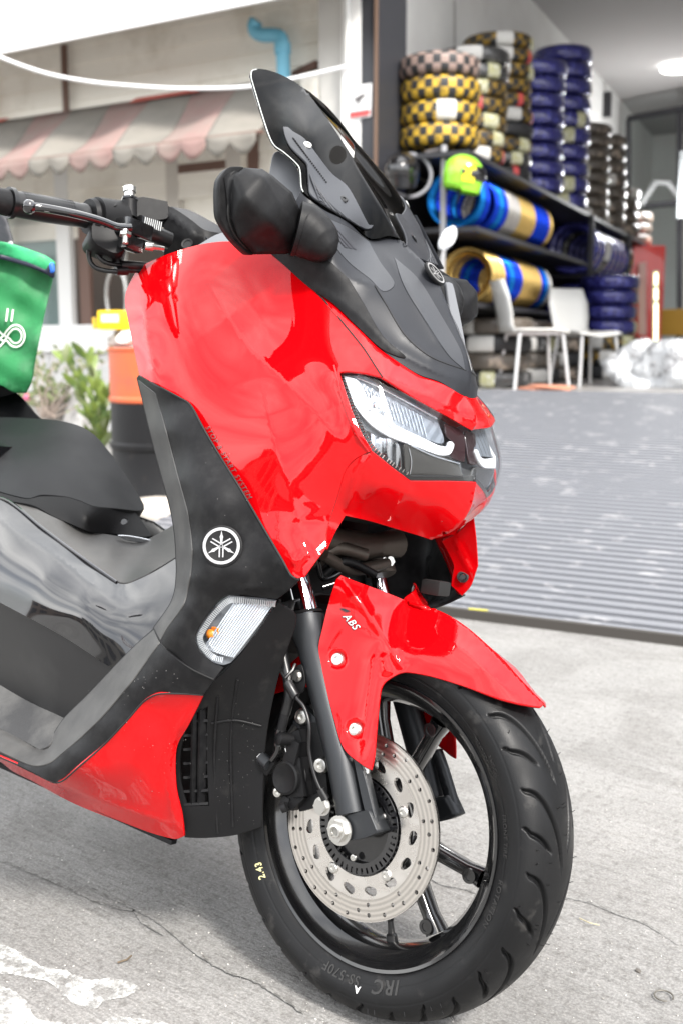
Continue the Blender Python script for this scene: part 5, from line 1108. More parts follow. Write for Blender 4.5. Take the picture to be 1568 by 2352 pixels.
# ---------------- tyres and rims
def tyre_mesh(kind):
    pr = [(-.05, .205), (-.062, .225), (-.066, .255), (-.058, .283), (-.040, .297), (-.014, .300), (.014, .300), (.040, .297), (.058, .283), (.066, .255), (.062, .225), (.05, .205)]
    n = 64; V = []; F = []; MI = []
    rnd = random.Random(kind)
    for a, r in pr:
        for i in range(n): t = 2*math.pi*i/n; V.append((r*math.cos(t), r*math.sin(t), a+.069))
    lab = LABS[kind]
    for j in range(len(pr)-1):
        for i in range(n):
            F.append((j*n+i, j*n+(i+1) % n, (j+1)*n+(i+1) % n, (j+1)*n+i))
            mi = 0
            if lab['check'] and 2 <= j <= 8 and ((i//2)+((j-2)*3//7)) % 2 == 0: mi = 1
            for (s, w, m_) in lab['tags']:
                if (i-int(s*1.4545)) % n < int(w*1.4) and 1 <= j <= 9: mi = m_
            MI.append(mi)
    me = bpy.data.meshes.new('tyre'); me.from_pydata(V, [], F); me.update(); me.polygons.foreach_set('use_smooth', [True]*len(F))
    for m_ in [lab['base'], lab['alt'], M['lbl_w'], M['lbl_y'], M['lbl_r']]: me.materials.append(m_)
    me.polygons.foreach_set('material_index', MI); return me
M['tb'] = mat('new_tyre_rubber', (.02, .02, .022), .5, bump=(90, .8, .006))
M['ty'] = mat('yellow_tyre_paint', (.60, .38, .03), .5, var=(22, (.16, .10, .02), .48, .62))
M['ty2'] = mat('yellow_tyre_paint_dull', (.30, .18, .02), .5, var=(18, (.03, .025, .02), .45, .6))
M['tpk'] = mat('pinkish_tread_paint', (.28, .20, .17), .5)
M['lbl_w'] = mat('white_paper_label', (.60, .59, .56), .55, var=(40, (.5, .45, .45), .6, .7))
M['lbl_y'] = mat('cream_yellow_label', (.50, .49, .26), .55, var=(40, (.75, .75, .7), .5, .6))
M['lbl_r'] = mat('red_paper_label', (.60, .08, .08), .5)
M['tblue'] = mat('blue_plastic_wrap', (.03, .03, .20), .14, metal=.55, coat=1, bump=(30, 1.0, .03), var=(14, (.09, .10, .42), .5, .7))
M['tclear'] = mat('clear_film_over_tyre', (.03, .03, .03), .14, coat=1, bump=(24, .9, .03), var=(12, (.35, .34, .33), .58, .66))
M['tbrown'] = mat('tan_wrapped_tyre', (.09, .075, .06), .4, coat=.3, bump=(30, .8, .02), var=(10, (.42, .34, .27), .56, .66))
LABS = {
 0: dict(base=M['tb'], alt=M['ty'], check=True, tags=[]), 1: dict(base=M['tb'], alt=M['ty'], check=True, tags=[(34, 4, 2)]), 2: dict(base=M['tb'], alt=M['tpk'], check=True, tags=[]),
 3: dict(base=M['tclear'], alt=M['tb'], check=False, tags=[(31, 5, 2), (24,3,2)]), 4: dict(base=M['tb'], alt=M['ty2'], check=True, tags=[(28, 4, 2), (36, 4, 3)]), 5: dict(base=M['tb'], alt=M['ty2'], check=True, tags=[(31, 4, 2), (39, 2, 4)]),
 6: dict(base=M['tblue'], alt=M['tb'], check=False, tags=[]), 7: dict(base=M['tblue'], alt=M['tb'], check=False, tags=[(38, 3, 3)]), 8: dict(base=M['tbrown'], alt=M['tb'], check=False, tags=[(32, 4, 2)]), 9: dict(base=M['tbrown'], alt=M['tb'], check=False, tags=[(25, 4, 2)]),
 10: dict(base=M['tclear'], alt=M['tb'], check=False, tags=[(28, 5, 2), (36, 3, 3)]), 11: dict(base=M['tb'], alt=M['ty2'], check=False, tags=[(28, 7, 2), (37, 2, 4)]), 12: dict(base=M['tb'], alt=M['tb'], check=False, tags=[(30, 6, 2)])}
TM = {k: tyre_mesh(k) for k in LABS}
camyaw = math.atan2(-FW[1], -FW[0])
ORD = ['bottom', 'second', 'third', 'fourth', 'fifth', 'sixth', 'seventh', 'eighth', 'ninth', 'tenth', 'eleventh']
DESC = {0: 'tyre dotted with yellow', 1: 'yellow-dotted tyre with white label', 2: 'pinkish-dotted tyre', 3: 'film-wrapped tyre with long white label', 4: 'yellow-marked tyre with two labels', 5: 'yellow-marked tyre with broad label', 6: 'blue-wrapped tyre', 7: 'blue-wrapped tyre with yellow-green tag', 8: 'tan wrapped tyre with pale label', 9: 'brownish wrapped tyre', 10: 'film-wrapped tyre with white band', 11: 'white-banded tyre with red end', 12: 'black tyre with white band'}
def stack(c, kinds, where, group, pitch=.150, sc=1.0):
    for i, k in enumerate(kinds):
        o = bpy.data.objects.new('tyre', TM[k]); COL.objects.link(o)
        o.location = tuple(np.array(c)+Zu*(i*pitch)+np.array([random.uniform(-.012, .012), random.uniform(-.012, .012), 0])); o.rotation_euler = (0, 0, camyaw-2*math.pi*34/44+random.uniform(-.8, .8)); o.scale = (sc, sc, sc*pitch/.139)
        w = ORD[i]
        tag(o, f"{DESC[k]}, {w} in the {where}", 'tyre', group)
RZ = 2.30; gtop = 'tyres stacked on top of the black rack'
def dep2rk(dep): return (dep-8.3)/float(e2 @ FW)
stack(RK(dep2rk(8.35), .0, RZ), [0, 1, 0, 2], 'front rack stack by the dark column', gtop, .165)
stack(RK(dep2rk(8.95), .02, RZ-.02), [5, 4, 4, 5, 4, 10, 3], 'second rack stack', gtop, .125)
stack(RK(dep2rk(9.6), .03, RZ-.06), [11, 10, 4, 12, 5, 5, 4, 4, 5, 4], 'third rack stack', gtop, .120)
stack(RK(dep2rk(10.6), .05, RZ-.02), [6, 6, 6, 6, 6, 6, 6, 6], 'half-hidden blue rack stack', gtop, .150)
stack(RK(dep2rk(11.5), .08, RZ-.06), [7, 7, 7, 7, 7, 7, 6, 7, 6, 6], 'tall blue rack stack', gtop, .160)
stack(RK(dep2rk(12.5), .08, RZ-.05), [8, 8, 8, 9, 9, 9, 8, 9], 'tan stack beside the blue one', gtop, .130)
stack(RK(dep2rk(13.3), .10, RZ-.03), [8, 8, 9, 8, 9, 9, 9], 'brownish stack behind the tan one', gtop, .150)
stack(RK(dep2rk(14.2), .10, RZ-.05), [9, 8, 9, 8], 'low stack near the rack end', gtop, .150)
stack(RK(dep2rk(15.2), .10, RZ-.08), [9, 8, 9], 'last low stack', gtop, .150)
# rack
RKo = empty('tyre_rack', tuple(RK(0, 0, HF))); tag(RKo, 'long black steel rack along the white wall carrying tyres and coloured rims', 'rack')
inv = -np.array(RK(0, 0, HF))
def rbeam(nm, a, b, w, h, up=Zu):
    o = beam(nm, np.array(a)+inv, np.array(b)+inv, w, h, 'dkframe', RKo, up=up); return o
Lk = dep2rk(15.8)
def shelfq(z, d0, d1, nm='shelf', o0=-.34, o1=.36):
    a, b, c, d = RK(d0, o0, z)+inv, RK(d1, o0, z)+inv, RK(d1, o1, z)+inv, RK(d0, o1, z)+inv; quad(nm, [a, b, c, d], 'dkframe', RKo, .035, nrm=Zu)
shelfq(RZ-.07, -.3, Lk); shelfq(1.72, -.1, dep2rk(11.7)); shelfq(1.17, -.1, dep2rk(11.7)); shelfq(1.62, dep2rk(11.9), Lk); shelfq(.95, dep2rk(11.9), Lk)
for d in (-.1, dep2rk(11.8), dep2rk(13.8), Lk):
    for o_ in ((-.33,) if d < 0 else (-.33, .36)): rbeam('upright', RK(d, o_, HF), RK(d, o_, RZ-.07), .05, .05, up=n2)
bpz = quad('back_panel', [RK(-.3, -.38, HF)+inv, RK(Lk, -.38, HF)+inv, RK(Lk, -.38, RZ-.1)+inv, RK(-.3, -.38, RZ-.1)+inv], 'black', RKo, .01, nrm=-n2)
# rims standing on the shelves
M['rimblue'] = mat('blue_anodised', (.01, .05, .55), .22, metal=.9); M['rimgold'] = mat('gold_anodised', (.62, .42, .14), .26, metal=.95); M['rimsilver'] = mat('silver_alloy', (.45, .43, .40), .25, metal=1); M['rimcyan'] = mat('light_blue_anodised', (.01, .18, .55), .22, metal=.9)
def rim_mesh(m_, R=.225, w=.040):
    pr = [(-w, R), (-w*.9, R-.006), (-w*.5, R-.050), (0, R-.062), (w*.5, R-.050), (w*.9, R-.006), (w, R), (w, R-.02), (0, R-.070), (-w, R-.02)]
    n = 40; V = []; F = []
    for a, r in pr:
        for i in range(n): t = 2*math.pi*i/n; V.append((a, r*math.cos(t), r*math.sin(t)))
    k = len(pr)
    for j in range(k):
        for i in range(n): F.append((j*n+i, j*n+(i+1) % n, ((j+1) % k)*n+(i+1) % n, ((j+1) % k)*n+i))
    me = bpy.data.meshes.new('wheel_rim'); me.from_pydata(V, [], F); me.update(); me.polygons.foreach_set('use_smooth', [True]*len(F)); me.materials.append(M[m_]); return me
RM = {k: rim_mesh(k) for k in ('rimblue', 'rimgold', 'rimsilver', 'rimcyan')}
yaw2 = math.atan2(e2[1], e2[0])
NAME = {'rimblue': 'deep blue', 'rimgold': 'gold', 'rimsilver': 'silver', 'rimcyan': 'light blue'}
def rimrow(z, d0, seq, shelf, off=.12, pitch=.115):
    cnt = {}
    for i, k in enumerate(seq):
        if k is None: continue
        o = bpy.data.objects.new('wheel_rim', RM[k]); COL.objects.link(o); o.location = tuple(RK(d0+i*pitch, off, z+.225)); o.rotation_euler = (0, 0, yaw2)
        cnt[k] = cnt.get(k, 0)+1
        tag(o, f"{NAME[k]} wheel rim, {['first','second','third','fourth','fifth','sixth','seventh','eighth','ninth','tenth'][cnt[k]-1]} of its colour along the {shelf} rack shelf", 'wheel rim', 'coloured wheel rims on the rack')
b, g_, s_, c__ = 'rimblue', 'rimgold', 'rimsilver', 'rimcyan'
rimrow(1.725, dep2rk(8.4), [c__, b, None, b, c__, b, s_, s_, s_, g_, g_, g_, g_, b, b, b, b, g_], 'upper', pitch=.125)
rimrow(1.175, dep2rk(8.7), [g_, g_, g_, b, c__, b, b, g_, g_, g_, g_, g_, b, c__, s_], 'middle', pitch=.130)
# wrapped tyres standing on edge in the far bay
def stand(c, kind, lab):
    o = bpy.data.objects.new('tyre', TM[kind]); COL.objects.link(o); o.matrix_world = Matrix.Translation(Vector(c)) @ Matrix.Rotation(yaw2, 4, 'Z') @ Matrix.Rotation(math.pi/2, 4, 'Y'); tag(o, lab, 'tyre', 'wrapped tyres standing in the far bay of the rack')
nth = ['nearest', 'second', 'third', 'fourth', 'fifth', 'sixth', 'seventh', 'eighth']
for i in range(8):
    stand(RK(dep2rk(12.1)+i*.30, .08, 1.62+.31), [6, 6, 3, 6, 6, 6, 6, 4][i], f"{['blue-wrapped','blue-wrapped','clear-wrapped','blue-wrapped','blue-wrapped','blue-wrapped','blue-wrapped','yellow-marked'][i]} tyre on edge in the far rack bay, {nth[i]} from the upright")
for i in range(7): stand(RK(dep2rk(12.1)+i*.34, .08, .95+.31), 6, f"dark blue tyre on the low shelf of the far bay, {nth[i]} from its upright")
# floor stacks
gfl = 'tyres stacked on the shop floor'
stack(RK(dep2rk(8.9), .30, HF), [10, 9, 12, 9], 'floor stack behind the scooter nose', gfl, .14)
stack(RK(dep2rk(9.9), .25, HF), [12, 9, 10, 9], 'floor stack behind the left chair', gfl, .14)
stack(RK(dep2rk(10.8), .25, HF), [9, 12, 9, 12], 'floor stack between the chairs', gfl, .14)
stack(RK(dep2rk(11.8), .35, HF), [4, 5, 4], 'floor stack behind the right chair', gfl, .14)
stack(flat(D(1392, HZ, 11.2))+Zu*HF, [12, 4, 4, 7, 6, 6, 6], 'blue-topped floor stack', gfl, .15, 1.0)
stack(flat(D(1480, HZ, 13.2))+Zu*HF, [9, 8, 9], 'stack by the red cabinet', gfl, .14, .9)
# grey post with hoops and helmets
PO = D(1016, 520, 7.9); pz0 = flat(PO)+Zu*HF; pz1 = flat(PO)+Zu*(D(1016, 338, 7.9)[2])
post = tube('helmet_stand', [pz0, pz1], .022, mat('grey_painted_tube', (.35, .35, .36), .45), None, 12); tag(post, 'grey helmet stand with wire hoops in front of the rack', 'stand')
tube('stand_arm', [D(1016, 340, 7.9), D(978, 350, 7.9), D(985, 375, 7.9)], .02, 'greyprint', post, 10)
for (u, v, r) in ((940, 402, .155), ):
    c = D(u, v, 7.85); tube('hoop', [c+r*(math.cos(a)*RT+math.sin(a)*UP) for a in np.linspace(0, 2*math.pi, 33)], .013, mat('grey_wire', (.25, .25, .27), .4), post, 8)
def helmet(c, r, col, visor, yaw, lab):
    V = []; F = []; nu, nv = 28, 16
    for j in range(nv+1):
        ph = -1.05+j/nv*(math.pi/2+1.05)
        for i in range(nu):
            th = 2*math.pi*i/nu; k = 1+.10*math.cos(th)*(1 if ph < .3 else .4); rr = math.cos(ph) if ph > -.3 else math.cos(-.3)*(1-.10*((-.3-ph)/.75))
            V.append((r*1.12*k*rr*math.cos(th), r*.92*rr*math.sin(th), r*math.sin(ph)*1.02+(r*.12 if (ph < -.8 and math.cos(th) < 0) else 0)))
    for j in range(nv):
        for i in range(nu): F.append((j*nu+i, j*nu+(i+1) % nu, (j+1)*nu+(i+1) % nu, (j+1)*nu+i))
    o = mesh('helmet', V, F, col, None); o.location = tuple(c); o.rotation_euler = (0, .15, yaw); tag(o, lab, 'helmet')
    VV = []; VF = []
    for j in range(6):
        ph = -.30+j/5*.75
        for i in range(15):
            th = -1.15+i/14*2.3; k = 1.02+.10*math.cos(th); VV.append((r*1.14*k*math.cos(ph)*math.cos(th), r*.95*math.cos(ph)*math.sin(th), r*math.sin(ph)*1.02))
    for j in range(5):
        for i in range(14): VF.append((j*15+i, j*15+i+1, (j+1)*15+i+1, (j+1)*15+i))
    vz = mesh('visor', VV, VF, visor, o); md = vz.modifiers.new('s', 'SOLIDIFY'); md.thickness = .004
    lathe('visor_pivot', [(0, .018), (.006, .016), (.008, 0)], (r*.1, -r*.92, r*.05), (0, -1, 0), visor, o, 16)
    tube('strap', [(0, -r*.6, -r*.8), (.0, -r*.2, -r*1.35), (0, r*.2, -r*1.35), (0, r*.6, -r*.8)], .008, 'black', o, 8, True)
    return o
ycam = math.atan2((CAM-D(940, 390, 8))[1], (CAM-D(940, 390, 8))[0])
helmet(D(922, 392, 7.8), .135, M['gloss'], M['gloss'], ycam-.3, 'glossy black helmet hanging on the grey hoop in front of the yellow-dotted tyres')
hg = helmet(D(1060, 400, 7.7), .135, mat('fluorescent_green_shell', (.30, .72, .04), .25, coat=.6), M['gloss'], ycam+1.5, 'bright green and yellow helmet hanging on the right of the grey stand')
for (a_, b__, c_) in ((.35, .1, (.75, .70, .02)), (-.3, .5, (.03, .08, .05)), (.1, -.5, (.5, .05, .05))):
    pass
mesh('yellow_patch', [(.13*math.cos(t)*1.19*1.0, -.127*math.sin(t)*1.0-.002, z) for t in (.9, 1.2, 1.5) for z in (-.06, .0, .05)], [(0, 1, 4, 3), (1, 2, 5, 4), (3, 4, 7, 6), (4, 5, 8, 7)], mat('yellow_decal', (.80, .70, .02), .4), hg)
# spare mirror of a bike standing behind
mm = D(1026, 548, 3.6); wm = lathe('bike_mirror', [(-.012, .0), (-.010, .020), (0, .026), (.010, .023), (.014, 0)], mm, RT*.6-FW*.5+UP*.2, mat('silver_shell', (.72, .74, .76), .2, coat=.5), None, 28)
for v_ in wm.data.vertices:
    q = np.array(v_.co[:])-mm; ax_ = RT*.62+UP*.78; q = q+ax_*(q @ ax_)*1.1; v_.co = tuple(mm+q)
tag(wm, 'pale silver round mirror of another motorbike standing in front of the rims', 'mirror')
tube('mirror_stem', [mm-UP*.03-RT*.02, mm-UP*.10-RT*.035, mm-UP*.22-RT*.03, np.array([*(mm-UP*.22-RT*.03)[:2], .0])], .006, 'black', wm, 10, True)

# ---------------- chairs
def chair(loc, yaw, lab):
    r = empty('cafe_chair', tuple(loc), (0, 0, yaw)); tag(r, lab, 'chair', 'white plastic chairs at the top of the ramp')
    wpl = M.setdefault('chairp', mat('white_plastic_seat', (.62, .62, .60), .4)); wl_ = M.setdefault('chairl', mat('white_tube', (.60, .60, .60), .3, metal=.4))
    V = []; F = []
    nx_, ny_ = 7, 7
    for i in range(nx_):
        for j in range(ny_):
            x = (i/(nx_-1)-.5)*.42; y = (j/(ny_-1)-.5)*.42; V.append((x, y*(1-.10*(i == 0)), .44+.012*math.cos(y*7)*-1+(.012*abs(y)/.2)-.02*max(0, x-.12)/.09))
    for i in range(nx_-1):
        for j in range(ny_-1): a = i*ny_+j; F.append((a, a+1, a+ny_+1, a+ny_))
    s = mesh('seat', V, F, wpl, r); md = s.modifiers.new('s', 'SOLIDIFY'); md.thickness = .014
    V = []; F = []
    prof_ = [(-.205, .44, .20), (-.225, .50, .175), (-.235, .58, .19), (-.265, .70, .20), (-.30, .83, .165)]
    for x, z, w in prof_:
        for j in range(7): y = (j/6-.5)*2*w; V.append((x-.02*(1-(y/w)**2), y, z))
    for i in range(len(prof_)-1):
        for j in range(6): a = i*7+j; F.append((a, a+1, a+8, a+7))
    s = mesh('backrest', V, F, wpl, r); md = s.modifiers.new('s', 'SOLIDIFY'); md.thickness = .014
    for sx, sy in ((1, 1), (1, -1), (-1, 1), (-1, -1)):
        tube('leg', [(sx*.17, sy*.17, .43), (sx*.215, sy*.215, 0)], .014, wl_, r, 12)
    for sy in (1, -1): tube('seat_rail', [(.17, sy*.17, .425), (-.17, sy*.17, .425)], .010, wl_, r, 10)
    return r
yc = math.atan2(RT[1], RT[0])
def fl(u, v): return onplane(u, v, (0, 0, HF), (0, 0, 1))
chair(flat(D(1225, HZ, 8.35))+Zu*HF, yc+.15, 'white chair on thin legs, the left one of two above the ramp')
chair(flat(D(1345, HZ, 9.2))+Zu*HF, yc-1.15, 'white plastic chair at the top of the ramp, the right one of two, seen full-backed')
# cloth, plastic bags
def blob(name, c, size, m_, lab, cat, seed, amp=.25, n=3):
    bm = bmesh.new(); bmesh.ops.create_icosphere(bm, subdivisions=n, radius=1); rnd = random.Random(seed); ph = [(rnd.uniform(2, 7), rnd.uniform(0, 6), Vector((rnd.gauss(0, 1), rnd.gauss(0, 1), rnd.gauss(0, 1))).normalized()) for _ in range(9)]
    for v in bm.verts:
        k = 1+amp*sum(math.sin(f*v.co.dot(d)+p) for f, p, d in ph)/3; q = v.co*k; v.co = Vector((q.x*size[0], q.y*size[1], max(q.z, -.6)*size[2]))
    me = bpy.data.meshes.new(name); bm.to_mesh(me); bm.free(); me.polygons.foreach_set('use_smooth', [True]*len(me.polygons)); o = link(name, me, m_); o.location = tuple(c); tag(o, lab, cat); return o
blob('folded_cloth', flat(D(1262, HZ, 8.05))+Zu*(HF+.015), (.20, .16, .03), mat('terracotta_cloth', (.50, .22, .14), .9), 'orange-brown cloth lying at the top edge of the ramp under the chairs', 'cloth', 3)
M['bag'] = mat('milky_plastic_film', (.62, .64, .66), .22, coat=.6, bump=(14, 1.0, .05), var=(6, (.30, .30, .31), .5, .6))
blob('plastic_bag', flat(D(1468, HZ, 9.0))+Zu*(HF+.12), (.24, .22, .24), 'bag', 'crumpled white plastic bag on the shop floor, right of the blue tyres', 'bag', 5, .35)
blob('plastic_bag', flat(D(1545, HZ, 8.7))+Zu*(HF+.12), (.25, .22, .22), 'bag', 'crumpled white plastic bag at the right edge, below the lit strips', 'bag', 8, .35)
# red cabinet with lit strip, door frame, ceiling lamp
cq = [D(u, v, 14.5) for u, v in ((1452, 600), (1500, 572), (1500, 800), (1452, 790))]
rc = box('drinks_cabinet', (D(1474, 690, 14.5)+D(1474, 690, 15.0))/2, (.44, .5, 1.42), mat('red_enamel', (.85, .03, .02), .35, coat=.5), None, np.stack([RT, np.cross(Zu, RT), Zu], 1), .02); tag(rc, 'tall red drinks cabinet with pale lettering panel at the back of the shop', 'cabinet')
quad('pale_panel', [D(u, v, 14.35) for u, v in ((1466, 604), (1484, 600), (1484, 770), (1466, 768))], mat('pink_white_panel', (.75, .45, .42), .4), rc, .01)
for k, (v0, v1) in enumerate(((620, 655), (660, 690), (694, 798))):
    pass
ls = quad('light_strip', [D(u, v, 14.0) for u, v in ((1500, 622), (1512, 620), (1511, 800), (1499, 800))], mat('lamp_housing', (.6, .6, .5), .4), None, .03); tag(ls, 'tall narrow lit sign strip glowing yellow-white beside the red cabinet', 'sign')
for k, (v0, v1) in enumerate(((626, 654), (662, 688), (696, 794))):
    quad('lit_panel', [D(u, v, 13.9) for u, v in ((1502, v0), (1510, v0), (1509.5, v1), (1501.5, v1))], mat('lit_yellow_white', (.9, .9, .6), .4, emit=((1, 1, .55), 1.6)), ls)
fr = empty('glass_partition', tuple(D(1440, 797, 16.4))); tag(fr, 'black framed glass partition at the back right of the shop', 'partition'); fo = np.array(fr.location)
bd0, bd1 = D(1442, 700, 16.4), D(1700, 700, 14.9)
def fp(u, v):
    n_ = np.cross(Zu, bd1-bd0); return onplane(u, v, bd0, n_)-fo
for a, b__ in (((1442, 272), (1442, 760)), ((1442, 272), (1640, 236)), ((1442, 476), (1640, 458)), ((1560, 258), (1560, 800)), ((1640, 236), (1640, 820))):
    beam('frame_bar', fp(*a), fp(*b__), .07, .06, 'dkframe', fr, up=FW)
quad('pane', [fp(1446, 276), fp(1556, 256), fp(1556, 800), fp(1446, 770)], 'pane', fr)
tag(tube('white_frame', [D(1470, 470, 15.4), D(1505, 418, 15.4), D(1535, 420, 15.4), D(1600, 500, 15.4)], .05, mat('white_sign_edge', (.13, .135, .135), .6), None, 10), 'pale angled metal frame leaning behind the red cabinet', 'frame')
tag(box('wall_poster', D(1600, 420, 14.8), (.5, .05, .9), mat('grey_poster', (.2, .215, .22), .6), None), 'grey panel on the back wall of the shop beyond the partition', 'panel')
tag(blob('orange_ball', D(1441, 620, 14.6), (.07, .07, .07), mat('orange_plastic', (.7, .14, .02), .4), 'x', 'x', 1, .05), 'small round orange object hanging left of the red cabinet', 'ball')
tag(box('yellow_box', D(1555, 740, 12.5), (.28, .28, .30), mat('yellow_ochre_card', (.60, .33, .05), .6), None, None, .01), 'ochre yellow carton at the right edge behind the plastic bags', 'carton')
cp_ = onplane(1560, 150, (0, 0, CH-.012), (0, 0, 1)); lp = lathe('ceiling_lamp', [(0, .24), (.03, .24), (.03, .20), (.012, .19), (.012, 0)], cp_-Zu*.02, (0, 0, -1), mat('lit_diffuser', (.9, .9, .9), .4, emit=((1, 1, .97), 2.5)), None, 32); tag(lp, 'round lit ceiling lamp at the top right of the shop', 'lamp')
ld = bpy.data.lights.new('ceiling_lamp_light', 'POINT'); ld.energy = 45; ld.shadow_soft_size = .2; lo = bpy.data.objects.new('lamp_light', ld); COL.objects.link(lo); lo.location = tuple(cp_-Zu*1.7); lo.parent = None

# ---------------- building on the left
M['beige'] = mat('weathered_cream_paint', (.86, .83, .75), .75, bump=(30, .3, .004), var=(1.8, (.62, .57, .48), .50, .75))
BL = empty('timber_building', tuple(F0)); tag(BL, 'low cream timber building with weathered boards, windows and doorway left of the tyre shop', 'building'); bo = F0.copy()
def b1(u, v, off=0.): return W1(u, v, off)-bo
def f1(a, z, off=0.): return e1*a+n1*off+Zu*z     # a: metres to the left of the dark column
La = 9.0
# boards from the awning line up
zb = 2.05
k = 0
while zb < 5.2:
    h = .145; quad('board', [f1(.12, zb, .0), f1(La, zb, .0), f1(La, zb+h, -.012), f1(.12, zb+h, -.012)], 'beige', BL, .02, nrm=n1); zb += h+.004; k += 1
quad('wall', [f1(0, 1.8, -.06), f1(La, 1.8, -.06), f1(La, 5.6, -.06), f1(0, 5.6, -.06)], 'beige', BL, .05, nrm=n1)
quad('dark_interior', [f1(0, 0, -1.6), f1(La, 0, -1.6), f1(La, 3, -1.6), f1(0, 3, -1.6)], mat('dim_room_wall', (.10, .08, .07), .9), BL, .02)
ww = quad('low_wall', [f1(3.05, 0, .06), f1(La, 0, .06), f1(La, 1.02, .06), f1(3.05, 1.02, .06)], mat('pale_grey_render', (.55, .55, .54), .8, bump=(20, .4, .006), var=(2, (.38, .38, .38), .5, .7)), BL, .2, nrm=n1)
quad('ledge', [f1(2.22, .80, .10), f1(La, .80, .10), f1(La, 1.035, .10), f1(2.22, 1.035, .10)], mat('white_painted_ledge', (.78, .78, .77), .6), BL, .32, nrm=n1)
quad('low_wall', [f1(2.25, 0, .05), f1(3.06, 0, .05), f1(3.06, .80, .05), f1(2.25, .80, .05)], 'beige' if False else mat('pale_render', (.58, .58, .57), .8, bump=(20, .4, .006), var=(3, (.42, .42, .42), .5, .7)), BL, .2, nrm=n1)
M['crm'] = mat('cream_door_frame', (.56, .53, .48), .6); M['brn'] = mat('brown_wood', (.14, .08, .06), .6)
def member(nm, a0, a1, z0, z1, off, m_, th=.06): return quad(nm, [f1(a0, z0, off), f1(a1, z0, off), f1(a1, z1, off), f1(a0, z1, off)], m_, BL, th, nrm=n1)
member('wall_panel', 0.0, .74, 0, 2.9, -.03, M['beige']); member('window_post', 2.80, 2.96, 1.03, 2.7, .0, mat('white_window_frame', (.72, .72, .70), .5)); member('door_jamb', 2.62, 2.74, 1.03, 2.7, -.05, M['brn'], .04)
member('window_post', 1.55, 1.68, 0, 2.7, .0, 'crm'); member('window_post', .74, .84, 0, 2.7, .01, 'brn'); member('window_post', .92, 1.06, 0, 2.7, .0, 'crm'); member('window_post', 3.72, 3.86, 1.03, 2.7, .0, 'crm')
member('window_rail', 1.06, 1.55, .9, 1.02, .0, 'crm'); member('window_rail', 1.06, 1.55, 2.25, 2.32, .0, 'brn')
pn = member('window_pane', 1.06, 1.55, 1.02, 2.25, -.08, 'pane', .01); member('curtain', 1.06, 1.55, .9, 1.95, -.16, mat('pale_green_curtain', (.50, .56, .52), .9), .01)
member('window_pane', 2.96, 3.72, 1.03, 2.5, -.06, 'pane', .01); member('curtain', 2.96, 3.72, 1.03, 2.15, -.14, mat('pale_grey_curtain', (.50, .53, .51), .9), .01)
member('curtain', 3.9, 4.8, 1.03, 2.3, -.10, M['crm'], .01)
member('window_rail', 2.96, 3.72, 2.15, 2.22, -.02, 'crm')
tag(quad('hanging_cloth', [F0+f1(1.75, 1.05, -.5), F0+f1(2.5, 1.0, -.5), F0+f1(2.45, 1.25, -.5), F0+f1(1.9, 1.62, -.5)], mat('red_cloth', (.42, .05, .03), .8), None, .02), 'dull red cloth hanging in the dark doorway behind the handlebar', 'cloth')
tag(quad('folded_tarp', [F0+f1(1.7, .98, -.45), F0+f1(2.3, 1.05, -.45), F0+f1(2.2, 1.2, -.45), F0+f1(1.8, 1.3, -.45)], mat('tan_tarp', (.45, .36, .22), .8), None, .02), 'tan folded sheet below the red cloth in the doorway', 'tarp')
hp = [F0+f1(2.35+.12*math.cos(t), 1.28+.24*math.sin(t), -.1) for t in np.linspace(0, 2*math.pi, 24)]
tag(tube('steel_hoop', hp, .016, 'steel', None, 8), 'oval steel handle hoop in the doorway between window and drum', 'hoop')
tag(tube('steel_pole', [F0+f1(2.33, .9, -.2), F0+f1(2.33, 2.6, -.2)], .022, mat('grey_pole', (.35, .34, .32), .4, metal=.4), None, 10), 'thin grey pole standing inside the dark doorway', 'pole')
# canopy
CN = [('fascia_board', [f1(-.5, 3.165, .8), f1(8, 3.165, .8), f1(8, 3.42, .8), f1(-.5, 3.42, .8)], mat('white_gutter', (.85, .85, .85), .5), .03)]
for nm, q, m_, th in CN: quad(nm, q, m_, BL, th, nrm=n1)
quad('canopy_roof', [f1(-.5, 3.40, .78), f1(8, 3.40, .78), f1(8, 3.56, -.05), f1(-.5, 3.56, -.05)], mat('roof_sheet', (.25, .24, .22), .6), BL, .02, nrm=-Zu)
for a in np.arange(.2, 8, .95): beam('rafter', f1(a, 3.50, -.05), f1(a, 3.33, .76), .05, .08, 'brn', BL)
for a in (.6, 3.0): quad('upper_window', [f1(a+3.2, 3.75, .02), f1(a+4.2, 3.75, .02), f1(a+4.2, 4.8, .02), f1(a+3.2, 4.8, .02)], mat('blue_grey_pane', (.22, .27, .32), .2), BL, .03)
beam('wall_batten', f1(2.72, 2.8, .06), f1(2.72, 3.4, .06), .05, .03, 'brn', BL, up=n1)
# corner post between the two buildings
tag(beam('corner_post', F0+f1(.02, 0, .02), F0+f1(.02, 6, .02), .20, .16, mat('pale_grey_cream', (.56, .55, .52), .6), up=n1), 'pale square post beside the dark column at the end of the timber building', 'post')
tag(beam('rusty_bracket', D(676, 172, 8.2), D(730, 146, 8.0), .05, .05, mat('rusty_steel', (.10, .05, .035), .7)), 'short rusty bracket sticking out of the wall behind the windscreen', 'bracket')
tag(quad('hanging_sign', [W1(690, 170, .1), W1(732, 160, .1), W1(738, 230, .1), W1(694, 235, .1)], 'beige', None, .03), 'cream board fixed to the wall behind the top of the windscreen', 'board')
